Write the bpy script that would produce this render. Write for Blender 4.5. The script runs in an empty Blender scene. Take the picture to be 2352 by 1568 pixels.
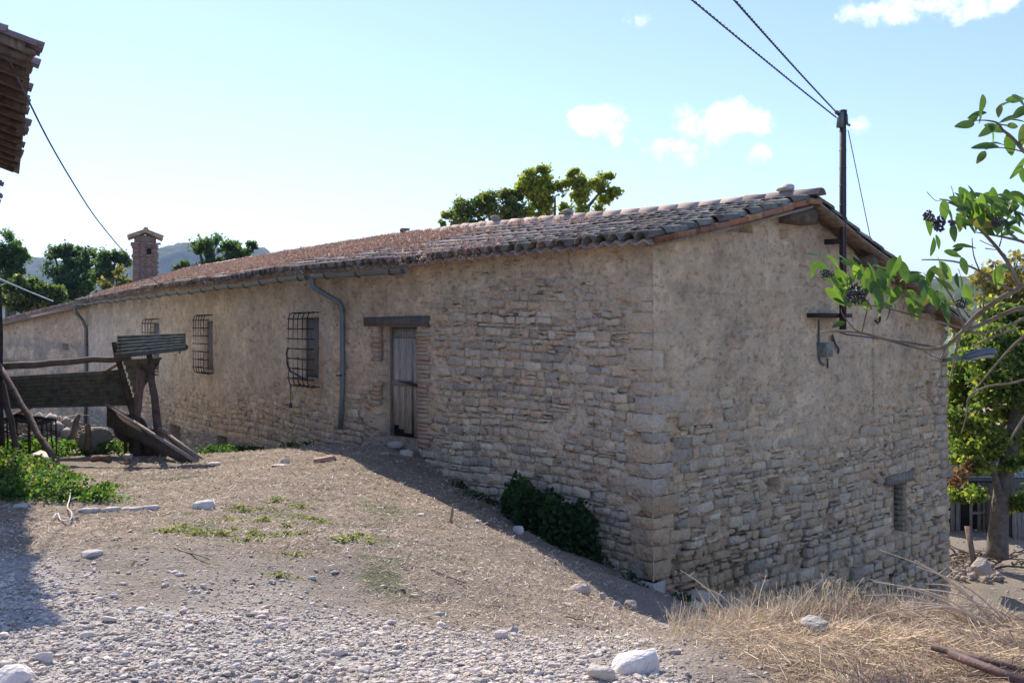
import bpy, bmesh, math, random
import numpy as np
from mathutils import Vector, Matrix

C = bpy.context.scene.collection
scene = bpy.context.scene
R = math.radians
random.seed(7)
rng = np.random.default_rng(11)

# ------------------------------------------------------------------ camera
EYE = 1.6
F = 2287.0; CX = 1176.0; HY = 755.0       # photo scale used for measuring (2352 px wide)
cam_d = bpy.data.cameras.new('camera'); cam = bpy.data.objects.new('camera', cam_d); C.objects.link(cam)
cam.location = (0, 0, EYE); cam.rotation_euler = (R(90), 0, 0)
cam_d.sensor_width = 36; cam_d.lens = 36*F/2352.0
cam_d.shift_y = -(784-HY)/2352.0
cam_d.clip_end = 9000; cam_d.clip_start = .05
scene.camera = cam

# ------------------------------------------------------------------ sun and sky
SUN_TRAVEL = Vector((.54, -1.1, -1.0)).normalized()
SUN_EL = math.asin(-SUN_TRAVEL.z)
SUN_AZ = math.atan2(.54, 1.1)              # towards -x of +y
sd = bpy.data.lights.new('sun', 'SUN'); so = bpy.data.objects.new('sun', sd); C.objects.link(so)
sd.energy = 3.6; sd.angle = R(.53); sd.color = (1, .93, .82)
so.rotation_euler = SUN_TRAVEL.to_track_quat('-Z', 'Y').to_euler()
so.location = (-8, 20, 25)
world = bpy.data.worlds.new('World'); scene.world = world; world.use_nodes = True
wn = world.node_tree; wn.nodes.clear()
def WN(t, **k):
    n = wn.nodes.new(t)
    for a, b in k.items(): setattr(n, a, b)
    return n
def wmath(op, a, b=None, clamp=False):
    n = WN('ShaderNodeMath', operation=op); n.use_clamp = clamp
    for i, v in enumerate((a, b)):
        if v is None: continue
        if isinstance(v, (int, float)): n.inputs[i].default_value = v
        else: wn.links.new(v, n.inputs[i])
    return n.outputs[0]
sky = WN('ShaderNodeTexSky', sky_type='NISHITA'); sky.sun_disc = False
sky.sun_elevation = SUN_EL; sky.sun_rotation = -SUN_AZ
sky.air_density = 1.0; sky.dust_density = .12; sky.ozone_density = 3.4; sky.altitude = 300
tc = WN('ShaderNodeTexCoord'); nrm = WN('ShaderNodeVectorMath', operation='NORMALIZE')
wn.links.new(tc.outputs['Generated'], nrm.inputs[0])
# fair weather clouds: (direction measured in the photo, half width, half height, strength)
CL = [(1375, 285, 62, 42, 1.0), (1340, 262, 40, 22, .8), (1655, 285, 105, 42, .95), (1690, 262, 40, 36, .85), (1560, 340, 62, 36, .75),
      (1735, 352, 34, 26, .75), (2140, 10, 150, 34, .85), (2060, 34, 70, 18, .6), (2250, 26, 70, 16, .5), (2180, 58, 40, 10, .4), (1470, 40, 34, 18, .5), (1965, 296, 30, 20, .7),
      (1915, 296, 18, 10, .4), (1458, 325, 20, 10, .5), (1480, 345, 18, 10, .4), (45, 385, 60, 26, .22), (610, 520, 26, 14, .3), (180, 590, 18, 9, .2),
      (-900, 300, 220, 90, .8), (3000, 350, 260, 90, .8), (3600, 120, 240, 110, .8), (-1700, 120, 260, 120, .8)]
acc = None
nz = WN('ShaderNodeTexNoise'); nz.inputs['Scale'].default_value = 34; nz.inputs['Detail'].default_value = 9; nz.inputs['Roughness'].default_value = .62
wn.links.new(nrm.outputs[0], nz.inputs['Vector'])
for (x, y, rx, ry, s) in CL:
    d = Vector(((x-CX)/F, 1, (HY-y)/F)); l = d.length; d.normalize()
    e1 = Vector((d.y, -d.x, 0)).normalized(); e2 = e1.cross(d)
    if e2.z < 0: e2 = -e2
    def dot(v, off):
        n = WN('ShaderNodeVectorMath', operation='DOT_PRODUCT'); wn.links.new(nrm.outputs[0], n.inputs[0]); n.inputs[1].default_value = v
        return n.outputs['Value']
    a = wmath('MULTIPLY', dot(e1, 0), F/rx/l*1.0); b = wmath('MULTIPLY', dot(e2, 0), F/ry/l)
    q = wmath('ADD', wmath('MULTIPLY', a, a), wmath('MULTIPLY', b, b))
    front = wmath('GREATER_THAN', dot(d, 0), 0)
    m = wmath('MULTIPLY', wmath('SUBTRACT', 1.0, wmath('MULTIPLY', q, .42), True), front)
    m = wmath('MULTIPLY', m, s)
    acc = m if acc is None else wmath('MAXIMUM', acc, m)
dens = wmath('ADD', acc, wmath('MULTIPLY', wmath('SUBTRACT', nz.outputs['Fac'], .5), 2.1))
mr = WN('ShaderNodeMapRange', interpolation_type='SMOOTHSTEP'); wn.links.new(dens, mr.inputs['Value'])
mr.inputs['From Min'].default_value = .42; mr.inputs['From Max'].default_value = 1.05
gate = wmath('MULTIPLY', mr.outputs[0], wmath('MULTIPLY', acc, 3.0, True))
mix = WN('ShaderNodeMix', data_type='RGBA'); wn.links.new(wmath('MULTIPLY', gate, .8), mix.inputs['Factor'])
tn_ = WN('ShaderNodeMix', data_type='RGBA', blend_type='MULTIPLY'); tn_.inputs['Factor'].default_value = 1; wn.links.new(sky.outputs[0], tn_.inputs['A']); tn_.inputs['B'].default_value = (1.05, .92, .95, 1); wn.links.new(tn_.outputs['Result'], mix.inputs['A']); mix.inputs['B'].default_value = (8, 7.9, 8.1, 1)
bg = WN('ShaderNodeBackground'); bg.inputs['Strength'].default_value = .124
wn.links.new(mix.outputs['Result'], bg.inputs['Color'])
wo = WN('ShaderNodeOutputWorld'); wn.links.new(bg.outputs[0], wo.inputs['Surface'])
vs = scene.view_settings
vs.view_transform = 'Standard'; vs.look = 'None'; vs.gamma = 1; vs.use_curve_mapping = False
vs.exposure = .98
scene.cycles.max_bounces = 6; scene.cycles.transparent_max_bounces = 8

# ------------------------------------------------------------------ numeric helpers
def vn(x, y, seed=0):
    x = np.asarray(x, float); y = np.asarray(y, float)
    ix = np.floor(x); iy = np.floor(y); fx = x-ix; fy = y-iy
    fx = fx*fx*(3-2*fx); fy = fy*fy*(3-2*fy)
    def h(a, b):
        s = np.sin(a*127.1+b*311.7+seed*74.7)*43758.5453
        return s-np.floor(s)
    return (h(ix, iy)*(1-fx)+h(ix+1, iy)*fx)*(1-fy)+(h(ix, iy+1)*(1-fx)+h(ix+1, iy+1)*fx)*fy
def fbm(x, y, seed=0, o=4, gain=.5):
    s = 0; a = 1; t = 0
    for i in range(o):
        s = s+a*vn(np.asarray(x)*2**i, np.asarray(y)*2**i, seed+i*13); t += a; a *= gain
    return s/t
def sst(a, b, x):
    t = np.clip((np.asarray(x, float)-a)/(b-a), 0, 1); return t*t*(3-2*t)
def W(dx, dy, Y):
    return Vector(((dx-CX)/F*Y, Y, EYE+(HY-dy)/F*Y))

# ------------------------------------------------------------------ mesh helpers
def setp(o, label=None, cat=None, group=None, kind=None):
    if label: o['label'] = label
    if cat: o['category'] = cat
    if group: o['group'] = group
    if kind: o['kind'] = kind
    return o
def link(name, me, mat, parent=None, **k):
    if isinstance(mat, (list, tuple)):
        for m in mat: me.materials.append(m)
    elif mat is not None and len(me.materials) == 0: me.materials.append(mat)
    o = bpy.data.objects.new(name, me); C.objects.link(o)
    if parent is not None:
        o.parent = parent
        if parent.type == 'EMPTY' and parent.parent is None:
            o.matrix_parent_inverse = Matrix.Translation(parent.location).inverted()
    return setp(o, **k)
def empty(name, loc, label, cat, group=None):
    o = bpy.data.objects.new(name, None); o.empty_display_size = .2; C.objects.link(o); o.location = loc
    return setp(o, label, cat, group)
def tri_mesh(name, V, T, tint=None, smooth=False):
    V = np.asarray(V, np.float32).reshape(-1, 3); T = np.asarray(T, np.int32).reshape(-1, 3)
    me = bpy.data.meshes.new(name); n = len(T)
    me.vertices.add(len(V)); me.vertices.foreach_set('co', V.ravel())
    me.loops.add(n*3); me.loops.foreach_set('vertex_index', T.ravel())
    me.polygons.add(n); me.polygons.foreach_set('loop_start', np.arange(n, dtype=np.int32)*3)
    if smooth: me.polygons.foreach_set('use_smooth', np.ones(n, bool))
    me.update(calc_edges=True)
    a = me.color_attributes.new('tint', 'FLOAT_COLOR', 'POINT')
    col = np.ones((len(V), 4), np.float32)
    if tint is not None: col[:, :3] = np.asarray(tint, np.float32)
    a.data.foreach_set('color', col.ravel())
    return me
class MB:
    def __init__(s): s.V = []; s.T = []; s.K = []; s.n = 0
    def add(s, V, T, tint=(1, 1, 1)):
        V = np.asarray(V, float).reshape(-1, 3); T = np.asarray(T, int).reshape(-1, 3)
        s.V.append(V); s.T.append(T+s.n); s.n += len(V)
        tt = np.asarray(tint, float)
        s.K.append(np.broadcast_to(tt, (len(V), 3)) if tt.ndim == 1 else tt)
        return s
    def build(s, name, mat, parent=None, smooth=False, **k):
        me = tri_mesh(name, np.concatenate(s.V), np.concatenate(s.T), np.concatenate(s.K), smooth)
        return link(name, me, mat, parent, **k)
def batch(tv, tt, M, loc, tint=None):
    """template verts (n,3), tris, matrices (N,3,3), locations (N,3), tint (N,3) -> V,T,K"""
    tv = np.asarray(tv, float); tt = np.asarray(tt, int); N = len(loc); n = len(tv)
    V = np.einsum('kij,nj->kni', M, tv)+np.asarray(loc)[:, None, :]
    T = tt[None]+(np.arange(N)*n)[:, None, None]
    K = np.ones((N, n, 3)) if tint is None else np.repeat(np.asarray(tint)[:, None, :], n, 1)
    return V.reshape(-1, 3), T.reshape(-1, 3), K.reshape(-1, 3)
def grid_tris(nu, nv, base=0, wrap=False):
    T = []
    i, j = np.meshgrid(np.arange(nu-1), np.arange(nv if wrap else nv-1), indexing='ij')
    a = i*nv+j; b = i*nv+(j+1) % nv; c = (i+1)*nv+(j+1) % nv; d = (i+1)*nv+j
    return np.concatenate([np.stack([a, b, c], -1).reshape(-1, 3), np.stack([a, c, d], -1).reshape(-1, 3)])+base
def tube(pts, rad, seg=6, cap=True, squash=1.0):
    P = np.array([list(p) for p in pts], float); n = len(P)
    r = np.full(n, rad, float) if np.isscalar(rad) else np.asarray(rad, float)
    if len(r) != n: r = np.interp(np.linspace(0, 1, n), np.linspace(0, 1, len(r)), r)
    d = np.gradient(P, axis=0); d /= np.linalg.norm(d, axis=1)[:, None]+1e-9
    up = np.array([0, 0, 1.]) if abs(d[:, 2]).mean() < .8 else np.array([1., 0, 0])
    a = np.cross(d, up); a /= np.linalg.norm(a, axis=1)[:, None]+1e-9; b = np.cross(d, a)
    th = np.arange(seg)/seg*2*math.pi
    V = P[:, None, :]+(np.cos(th)[None, :, None]*a[:, None, :]+squash*np.sin(th)[None, :, None]*b[:, None, :])*r[:, None, None]
    V = V.reshape(-1, 3); T = grid_tris(n, seg, wrap=True)
    if cap:
        V = np.concatenate([V, P[:1], P[-1:]]); k = len(V)
        c0 = [[k-2, (j+1) % seg, j] for j in range(seg)]; o = (n-1)*seg
        c1 = [[k-1, o+j, o+(j+1) % seg] for j in range(seg)]
        T = np.concatenate([T, c0, c1])
    return V, T
def wob(p0, p1, n=7, amp=.03, seed=0):
    p0 = Vector(p0); p1 = Vector(p1); rr = random.Random(seed); out = []
    for i in range(n):
        t = i/(n-1); q = p0.lerp(p1, t); e = amp*(0 if i in (0, n-1) else 1)
        out.append(q+Vector([rr.uniform(-e, e) for _ in range(3)]))
    return out
def box8(P):
    """8 corners: bottom 4 (ccw), top 4"""
    T = [(0, 2, 1), (0, 3, 2), (4, 5, 6), (4, 6, 7), (0, 1, 5), (0, 5, 4), (1, 2, 6), (1, 6, 5), (2, 3, 7), (2, 7, 6), (3, 0, 4), (3, 4, 7)]
    return [list(p) for p in P], T
def obox(c, ax, ay, az, j=0, seed=0):
    c = Vector(c); ax = Vector(ax); ay = Vector(ay); az = Vector(az); rr = random.Random(seed)
    P = []
    for z in (-1, 1):
        for x, y in ((-1, -1), (1, -1), (1, 1), (-1, 1)):
            P.append(c+ax*x+ay*y+az*z+Vector([rr.uniform(-j, j) for _ in range(3)]))
    return box8(P)
def plank(p0, p1, w, th, up=(0, 0, 1), j=.003, seed=0):
    p0 = Vector(p0); p1 = Vector(p1); d = (p1-p0); s = d.normalized().cross(Vector(up)).normalized(); u = s.cross(d.normalized())
    return obox((p0+p1)/2, d/2, s*w/2, u*th/2, j, seed)
def ico(sub):
    bm = bmesh.new(); bmesh.ops.create_icosphere(bm, subdivisions=sub, radius=1)
    V = np.array([v.co[:] for v in bm.verts]); T = np.array([[v.index for v in f.verts] for f in bm.faces]); bm.free(); return V, T
ICO1, ICO2, ICO3 = ico(1), ico(2), ico(3)
def rock_shape(seed, sub=2, cuts=7, jit=.1, boxy=.0):
    rr = np.random.default_rng(seed); V, T = {1: ICO1, 2: ICO2, 3: ICO3}[sub]; V = V.copy()
    if boxy: V = V*(1-boxy)+boxy*(V/np.abs(V).max(1)[:, None])*.92
    for _ in range(cuts):
        n = rr.normal(size=3); n /= np.linalg.norm(n); d = rr.uniform(.45, .8)*(1+.45*boxy)
        s = V@n; V = np.where((s > d)[:, None], V-(s-d)[:, None]*n, V)
    V = V*(1+rr.uniform(-jit, jit, (len(V), 1)))
    return V, T

# ------------------------------------------------------------------ materials
def mat(name, cols, scale=4, rough=.9, bump=.0, bscale=60, tint=True, mottle=None, detail=8, stretch=None, trans=0, spec=.3, metal=0, mscale=9, tmul=(1, 1, 1), bdist=.02):
    m = bpy.data.materials.new(name); m.use_nodes = True; nt = m.node_tree; N = nt.nodes; L = nt.links
    b = N['Principled BSDF']; b.inputs['Roughness'].default_value = rough; b.inputs['Metallic'].default_value = metal
    b.inputs['Specular IOR Level'].default_value = spec
    g = N.new('ShaderNodeNewGeometry'); vec = g.outputs['Position']
    if stretch:
        mp = N.new('ShaderNodeMapping'); mp.inputs['Scale'].default_value = stretch; L.new(vec, mp.inputs['Vector']); vec = mp.outputs[0]
    n = N.new('ShaderNodeTexNoise'); n.inputs['Scale'].default_value = scale; n.inputs['Detail'].default_value = detail; n.inputs['Roughness'].default_value = .65
    L.new(vec, n.inputs['Vector'])
    rp = N.new('ShaderNodeValToRGB'); L.new(n.outputs['Fac'], rp.inputs[0])
    e = rp.color_ramp.elements
    while len(e) < len(cols): e.new(.5)
    for i, c in enumerate(cols):
        e[i].position = .3+.4*i/max(1, len(cols)-1); e[i].color = (*c, 1)
    col = rp.outputs[0]
    if mottle:
        n2 = N.new('ShaderNodeTexNoise'); n2.inputs['Scale'].default_value = mscale; n2.inputs['Detail'].default_value = 10; n2.inputs['Roughness'].default_value = .7
        L.new(vec, n2.inputs['Vector'])
        r2 = N.new('ShaderNodeMapRange'); r2.inputs['From Min'].default_value = mottle[1]; r2.inputs['From Max'].default_value = mottle[1]+.12; L.new(n2.outputs['Fac'], r2.inputs[0])
        mx = N.new('ShaderNodeMix'); mx.data_type = 'RGBA'; L.new(r2.outputs[0], mx.inputs['Factor']); L.new(col, mx.inputs['A']); mx.inputs['B'].default_value = (*mottle[0], 1)
        col = mx.outputs['Result']
    if tint:
        a = N.new('ShaderNodeVertexColor'); a.layer_name = 'tint'
        mx = N.new('ShaderNodeMix'); mx.data_type = 'RGBA'; mx.blend_type = 'MULTIPLY'; mx.inputs['Factor'].default_value = 1
        L.new(col, mx.inputs['A']); L.new(a.outputs[0], mx.inputs['B']); col = mx.outputs['Result']
    L.new(col, b.inputs['Base Color'])
    if bump:
        n3 = N.new('ShaderNodeTexNoise'); n3.inputs['Scale'].default_value = bscale; n3.inputs['Detail'].default_value = 6; L.new(vec, n3.inputs['Vector'])
        bp = N.new('ShaderNodeBump'); bp.inputs['Strength'].default_value = bump; bp.inputs['Distance'].default_value = bdist
        L.new(n3.outputs['Fac'], bp.inputs['Height']); L.new(bp.outputs[0], b.inputs['Normal'])
    if trans:
        t = N.new('ShaderNodeBsdfTranslucent'); tm = N.new('ShaderNodeMix'); tm.data_type = 'RGBA'; tm.blend_type = 'MULTIPLY'; tm.inputs['Factor'].default_value = 1; tm.inputs['B'].default_value = (*tmul, 1)
        L.new(col, tm.inputs['A']); L.new(tm.outputs['Result'], t.inputs['Color']); ms = N.new('ShaderNodeMixShader'); ms.inputs[0].default_value = trans
        out = N['Material Output']; L.new(b.outputs[0], ms.inputs[1]); L.new(t.outputs[0], ms.inputs[2]); L.new(ms.outputs[0], out.inputs['Surface'])
    return m
M_mortar = mat('lime_mortar', [(.83, .81, .80), (1.02, 1, .97), (1.17, 1.13, 1.05)], 5, .95, 1.0, 24, mottle=((.62, .59, .55), .585), mscale=19, bdist=.045)
M_stone = mat('rubble_stone', [(.80, .78, .77), (1.03, 1, .95), (1.2, 1.14, 1.04)], 14, .93, 1.0, 22, mottle=((.5, .48, .44), .60), mscale=24, bdist=.05)
M_tile = mat('weathered_clay_tile', [(.30, .22, .18), (.47, .36, .31), (.56, .47, .41)], 5, .9, .6, 50, mottle=((.14, .135, .10), .53), mscale=7)
M_ridge = mat('pale_ridge_tile', [(.43, .31, .26), (.55, .43, .37)], 4, .9, .5, 50, mottle=((.20, .18, .14), .62), mscale=9)
M_wood = mat('weathered_wood', [(.12, .105, .095), (.25, .225, .205), (.38, .345, .32)], 3, .9, .7, 30, stretch=(14, 14, 1.4), mottle=((.07, .06, .05), .62))
M_beam = mat('old_beam_wood', [(.09, .065, .05), (.17, .13, .10), (.26, .21, .17)], 9, .9, .8, 35)
M_log = mat('debarked_log', [(.10, .075, .06), (.22, .16, .125), (.32, .25, .20)], 6, .9, .6, 40)
M_iron = mat('rusty_iron', [(.02, .017, .017), (.05, .033, .028)], 20, .7, .3, 60, spec=.4)
M_zinc = mat('zinc_gutter', [(.13, .155, .165), (.20, .235, .25)], 5, .5, .1, 30, metal=.35, spec=.5)
M_eternit = mat('corrugated_fibre_cement', [(.07, .072, .066), (.14, .14, .125), (.20, .20, .18)], 8, .95, .6, 60)
M_rock = mat('pale_limestone', [(.58, .51, .465), (.76, .70, .65)], 9, .9, .9, 26, bdist=.035)
M_leaf = mat('tree_leaf', [(.85, .85, .85), (1.1, 1.1, 1.1)], 2, .6, 0, trans=.5, tmul=(2.2, 2.2, 1.2), spec=.3)
M_bark = mat('bark', [(.07, .06, .05), (.14, .12, .10), (.2, .175, .15)], 10, .95, .8, 30)
M_straw = mat('dry_straw', [(.9, .9, .9), (1.1, 1.1, 1.1)], 8, .8, 0, trans=.15, spec=.2)
M_pipe = mat('grey_cable', [(.05, .05, .055), (.08, .08, .085)], 8, .6)
M_brick = mat('old_brick', [(.75, .75, .78), (1.1, 1.1, 1.1)], 18, .95, .7, 45, mottle=((.6, .55, .5), .6), mscale=18)
M_dark = mat('dark_void', [(.012, .011, .01), (.03, .027, .024)], 4, 1)
# ------------------------------------------------------------------ terrain
def gp(dx, dy, zr):
    Y = zr*F/(HY-dy); return ((dx-CX)/F*Y, Y, zr)
CP = [(0, 0, -1.6), (-4, 0, -1.6), (4, 0, -1.6), (-4, 3, -1.6), (3.2, 2.8, -1.55), (0, 3, -1.6), (-9, 4, -1.65), (9, 2, -1.7),
      gp(0, 1568, -1.6), gp(600, 1568, -1.6), gp(1200, 1568, -1.62), gp(130, 1460, -1.62), gp(600, 1300, -1.70), gp(1000, 1300, -1.85),
      gp(465, 1170, -1.8), gp(200, 1150, -1.8), gp(30, 1200, -1.75), gp(790, 1043, -1.85), gp(950, 1120, -2.08), gp(920, 1022, -1.84), gp(850, 1200, -1.92),
      gp(700, 1050, -1.92), gp(600, 1060, -1.97), gp(440, 1078, -2.02), gp(360, 1047, -2.1), gp(150, 1050, -2.15), gp(10, 1050, -2.2), gp(700, 1150, -1.86),
      gp(1300, 1310, -2.55), gp(1500, 1420, -2.80), (1.7, 12, -3.13), (1.45, 11.4, -3.05), gp(1200, 1250, -2.32), gp(1100, 1400, -2.0), gp(1400, 1480, -2.02),
      gp(1300, 1560, -1.66), (.15, 13.7, -2.62), (-.9, 14.8, -2.25), gp(540, 1047, -2.72), gp(400, 1045, -3.2), (-14, 34, -3.9), (-17, 37, -4.1), (-4.0, 18.4, -2.35),
      gp(1620, 1455, -1.98), gp(1800, 1425, -1.86), gp(2000, 1425, -1.82), gp(2200, 1445, -1.85), gp(2352, 1475, -1.90), gp(2700, 1500, -1.9),
      gp(1620, 1568, -1.66), gp(2000, 1568, -1.60), gp(2352, 1568, -1.60), (5, 4.3, -1.65),
      (2.2, 7.9, -2.55), (3.5, 8.3, -2.75), (5.2, 8.4, -2.9), (3.0, 10.5, -3.35), (2.6, 12, -3.45), (4.4, 12.5, -3.95), (4.7, 14.3, -4.2), (7.69, 17.4, -5.02), (9, 13, -4.5),
      gp(2250, 1350, -4.75), gp(2352, 1250, -4.8), (11, 22, -4.8), (14, 30, -4.9), (9, 18, -4.85),
      (-12, 12, -1.9), (-14, 22, -2.6), (-20, 30, -3.8), (-9, 16, -2.1), (-8, 24, -3.1), (20, 20, -5), (20, 8, -4.2), (0, 30, -4.6), (-10, 45, -4.6), (15, 45, -4.9), (6, 24, -4.8), (-25, 12, -2.4)]
CP = np.array(CP, float)
def _phi(r2): return .5*r2*np.log(r2+1e-9)
_n = len(CP); _A = np.zeros((_n+3, _n+3))
_d2 = ((CP[:, None, :2]-CP[None, :, :2])**2).sum(-1)
_A[:_n, :_n] = _phi(_d2)+np.eye(_n)*.35; _A[:_n, _n] = 1; _A[:_n, _n+1:] = CP[:, :2]; _A[_n:, :_n] = _A[:_n, _n:].T
_w = np.linalg.solve(_A, np.concatenate([CP[:, 2], np.zeros(3)]))
def H(x, y, rough=True):
    x = np.asarray(x, float); y = np.asarray(y, float); sh = x.shape; xf = x.ravel(); yf = y.ravel(); out = np.empty(len(xf))
    cx_ = np.clip(xf, -22, 20); cy_ = np.clip(yf, -2, 46)
    for i in range(0, len(xf), 40000):
        a = cx_[i:i+40000]; b = cy_[i:i+40000]
        d2 = (a[:, None]-CP[None, :, 0])**2+(b[:, None]-CP[None, :, 1])**2
        out[i:i+40000] = _phi(d2)@_w[:_n]+_w[_n]+_w[_n+1]*a+_w[_n+2]*b
    out = np.clip(out, -5.2, -1.5)
    far = sst(0, 30, np.hypot(xf-cx_, yf-cy_)); out = out*(1-far)-5.0*far
    if rough:
        near = 1-far
        out = out+near*((fbm(xf*.9, yf*.9, 3)-.5)*.12+(fbm(xf*4, yf*4, 8)-.5)*.05+(fbm(xf*14, yf*14, 5)-.5)*.03)
    return (out+EYE).reshape(sh)
def Hp(x, y): return float(H(np.array([x]), np.array([y]))[0])
def on_ground(dx, dy):
    """point where the photo ray meets the ground"""
    Y = np.concatenate([np.linspace(3.6, 9, 700), np.linspace(9, 60, 1500)]); X = (dx-CX)/F*Y; Z = EYE+(HY-dy)/F*Y
    h = H(X, Y, False); i = np.argmax(Z < h)
    if not (Z < h).any(): i = len(Y)-1
    return Vector((X[i], Y[i], h[i]))
def proj(X, Y, Z):
    return CX+F*X/np.maximum(Y, .01), HY-F*(Z-EYE)/np.maximum(Y, .01)
def axis(lo, hi, step, far, k=1.22):
    a = list(np.arange(lo, hi, step)); s = step
    while a[-1] < far: s *= k; a.append(a[-1]+s)
    s = step; b = [a[0]]
    while b[-1] > -far: s *= k; b.append(b[-1]-s)
    return np.array(b[:0:-1]+a)
gx = axis(-7, 7.5, .06, 4000); gy = axis(3.6, 17, .06, 4000)
GX, GY = np.meshgrid(gx, gy, indexing='ij'); GZ = H(GX, GY)
def masks(X, Y, Z):
    px, py = proj(X, Y, Z); n = fbm(X*1.3, Y*1.3, 21); n2 = fbm(X*5, Y*5, 22)
    py = np.where(Y > .8, py, 3000)
    edge = np.interp(px, [-200, 0, 130, 300, 600, 900, 1200, 1400, 1560, 2400], [1180, 1230, 1300, 1370, 1390, 1440, 1480, 1500, 1545, 1900])
    gravel = sst(-55, 70, py-edge+(n-.5)*150+(n2-.5)*70)*sst(60, 20, Y)
    bank = sst(.35, .75, X-(.62+.1*(Y-4.5))+(n-.5)*.5)*sst(7.2, 6.6, Y)*sst(2.9, 3.6, Y+.0*X)
    straw = sst(1290, 1215, py+(n-.5)*130)*sst(19, 16, Y)*(X < 2.4)
    straw = np.maximum(straw, .75*sst(700, 1000, px)*sst(1500, 1400, py)*sst(1.5, .8, X)*(Y < 12))
    green = np.clip(sst(.56, .66, fbm(X*2.2, Y*2.2, 31))*sst(150, 80, np.abs(py-1235-(px-600)*.12))*sst(180, 350, px)*sst(1150, 900, px), 0, 1)
    return gravel*(1-bank), straw*(1-bank), green*(1-bank), bank
gr, st, gn, bk = masks(GX, GY, GZ)
def mixc(base, c, m): return base*(1-m[..., None])+np.array(c)*m[..., None]
col = np.ones(GX.shape+(3,))*np.array((.335, .275, .225))
yard = sst(8, 10, GY)*sst(2, 4, GX); col = mixc(col, (.36, .30, .235), yard)
col = mixc(col, (.35, .27, .20), st*.9); col = mixc(col, (.56, .50, .45), gr*.9); col = mixc(col, (.13, .15, .06), gn*.7)
col = mixc(col, (.34, .26, .17), bk); far = sst(30, 60, np.hypot(GX, GY-15)); col = mixc(col, (.10, .12, .055), far)
wet = sst(.52, .7, fbm(GX*1.7, GY*1.7, 44)); col *= (1-.16*wet)[..., None]
V = np.stack([GX, GY, GZ], -1).reshape(-1, 3)
M_ground = mat('dry_ground', [(.62, .61, .60), (1, 1, 1), (1.3, 1.27, 1.22)], 30, .97, 1.0, 60, mottle=((.16, .12, .09), .645), mscale=34, detail=12, bdist=.04)
link('ground', tri_mesh('ground', V, grid_tris(len(gx), len(gy))[:, ::-1], col.reshape(-1, 3), True), M_ground, kind='structure')

# ------------------------------------------------------------------ house layout
dA = np.array([-.672, .740]); dA /= np.linalg.norm(dA); pA = np.array([.74, .672]); pA /= np.linalg.norm(pA)
dB = np.array([-.56, .828]); dB /= np.linalg.norm(dB); pB = np.array([.828, .56]); pB /= np.linalg.norm(pB)
dG = np.array([.727, .686]); dG /= np.linalg.norm(dG); nG = np.array([dG[1], -dG[0]])
dC = np.array([-.75, .66]); dC /= np.linalg.norm(dC); nC = np.array([-dC[1], dC[0]])
if nC[1] > 0: nC = -nC
K0 = np.array([1.70, 12.0]); LA = 7.16; K1 = K0+dA*LA; LB = 27.6; K2 = K1+dB*(LB-LA); LG = 8.24; LC = 12.0
def hit2(o, d, dx):
    k = (dx-CX)/F; s = (k*o[1]-o[0])/(d[0]-k*d[1]); return s, o[1]+d[1]*s
def hit(wall, dx, dy):
    o, d = {'A': (K0, dA), 'B': (K1, dB), 'G': (K0, dG), 'C': (K2, dC)}[wall]
    s, Y = hit2(o, d, dx); return s, EYE+(HY-dy)/F*Y
def base(L):
    L = np.asarray(L, float)[..., None]
    return np.where(L <= LA, K0+dA*L, K1+dB*(L-LA))
def perp(L):
    w = sst(LA-1.2, LA+1.2, L)[..., None]; p = pA*(1-w)+pB*w; return p/np.linalg.norm(p, axis=-1, keepdims=True)
TR = 3.27
def roofz(L, t):
    L = np.asarray(L, float); t = np.asarray(t, float)
    ze = np.interp(L, [-1, 0, 2.3, 4.4, 7.2, 16, 27.6, 29], [1.04, 1.04, 1.02, 1.0, 1.02, 1.04, .90, .86])
    zr = np.interp(L, [-1, 0, 2.6, 5.8, 11, 17, 27.6], [1.83, 1.83, 1.83, 1.90, 2.0, 2.04, 2.05])
    f = (t+.35)/(TR+.35); z = ze+(zr-ze)*f
    z = np.where(t > TR, zr-(zr+.05)*(t-TR)/(8.6-TR), z)
    return EYE+z+(fbm(L*.9, t*.9, 61)-.5)*.09*sst(.0, 1.5, np.abs(t-TR)+.3)
def RP(L, t, dz=0):
    L = np.asarray(L, float); t = np.asarray(t, float); L, t = np.broadcast_arrays(L, t)
    xy = base(L)+perp(L)*t[..., None]; return np.concatenate([xy, (roofz(L, t)+dz)[..., None]], -1)

house = empty('stone_farmhouse', (K0[0], K0[1], EYE-3.13), 'long low rubble stone farmhouse with tiled roof and grated windows across the dirt yard', 'house')
T_MORT = np.array((.63, .485, .345)); T_PLA = np.array((.66, .52, .38)); 
STONE_T = np.array([(.55, .465, .375), (.48, .415, .345), (.60, .50, .385), (.60, .465, .33), (.56, .42, .31), (.37, .325, .28), (.66, .57, .45), (.53, .43, .33)])

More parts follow.
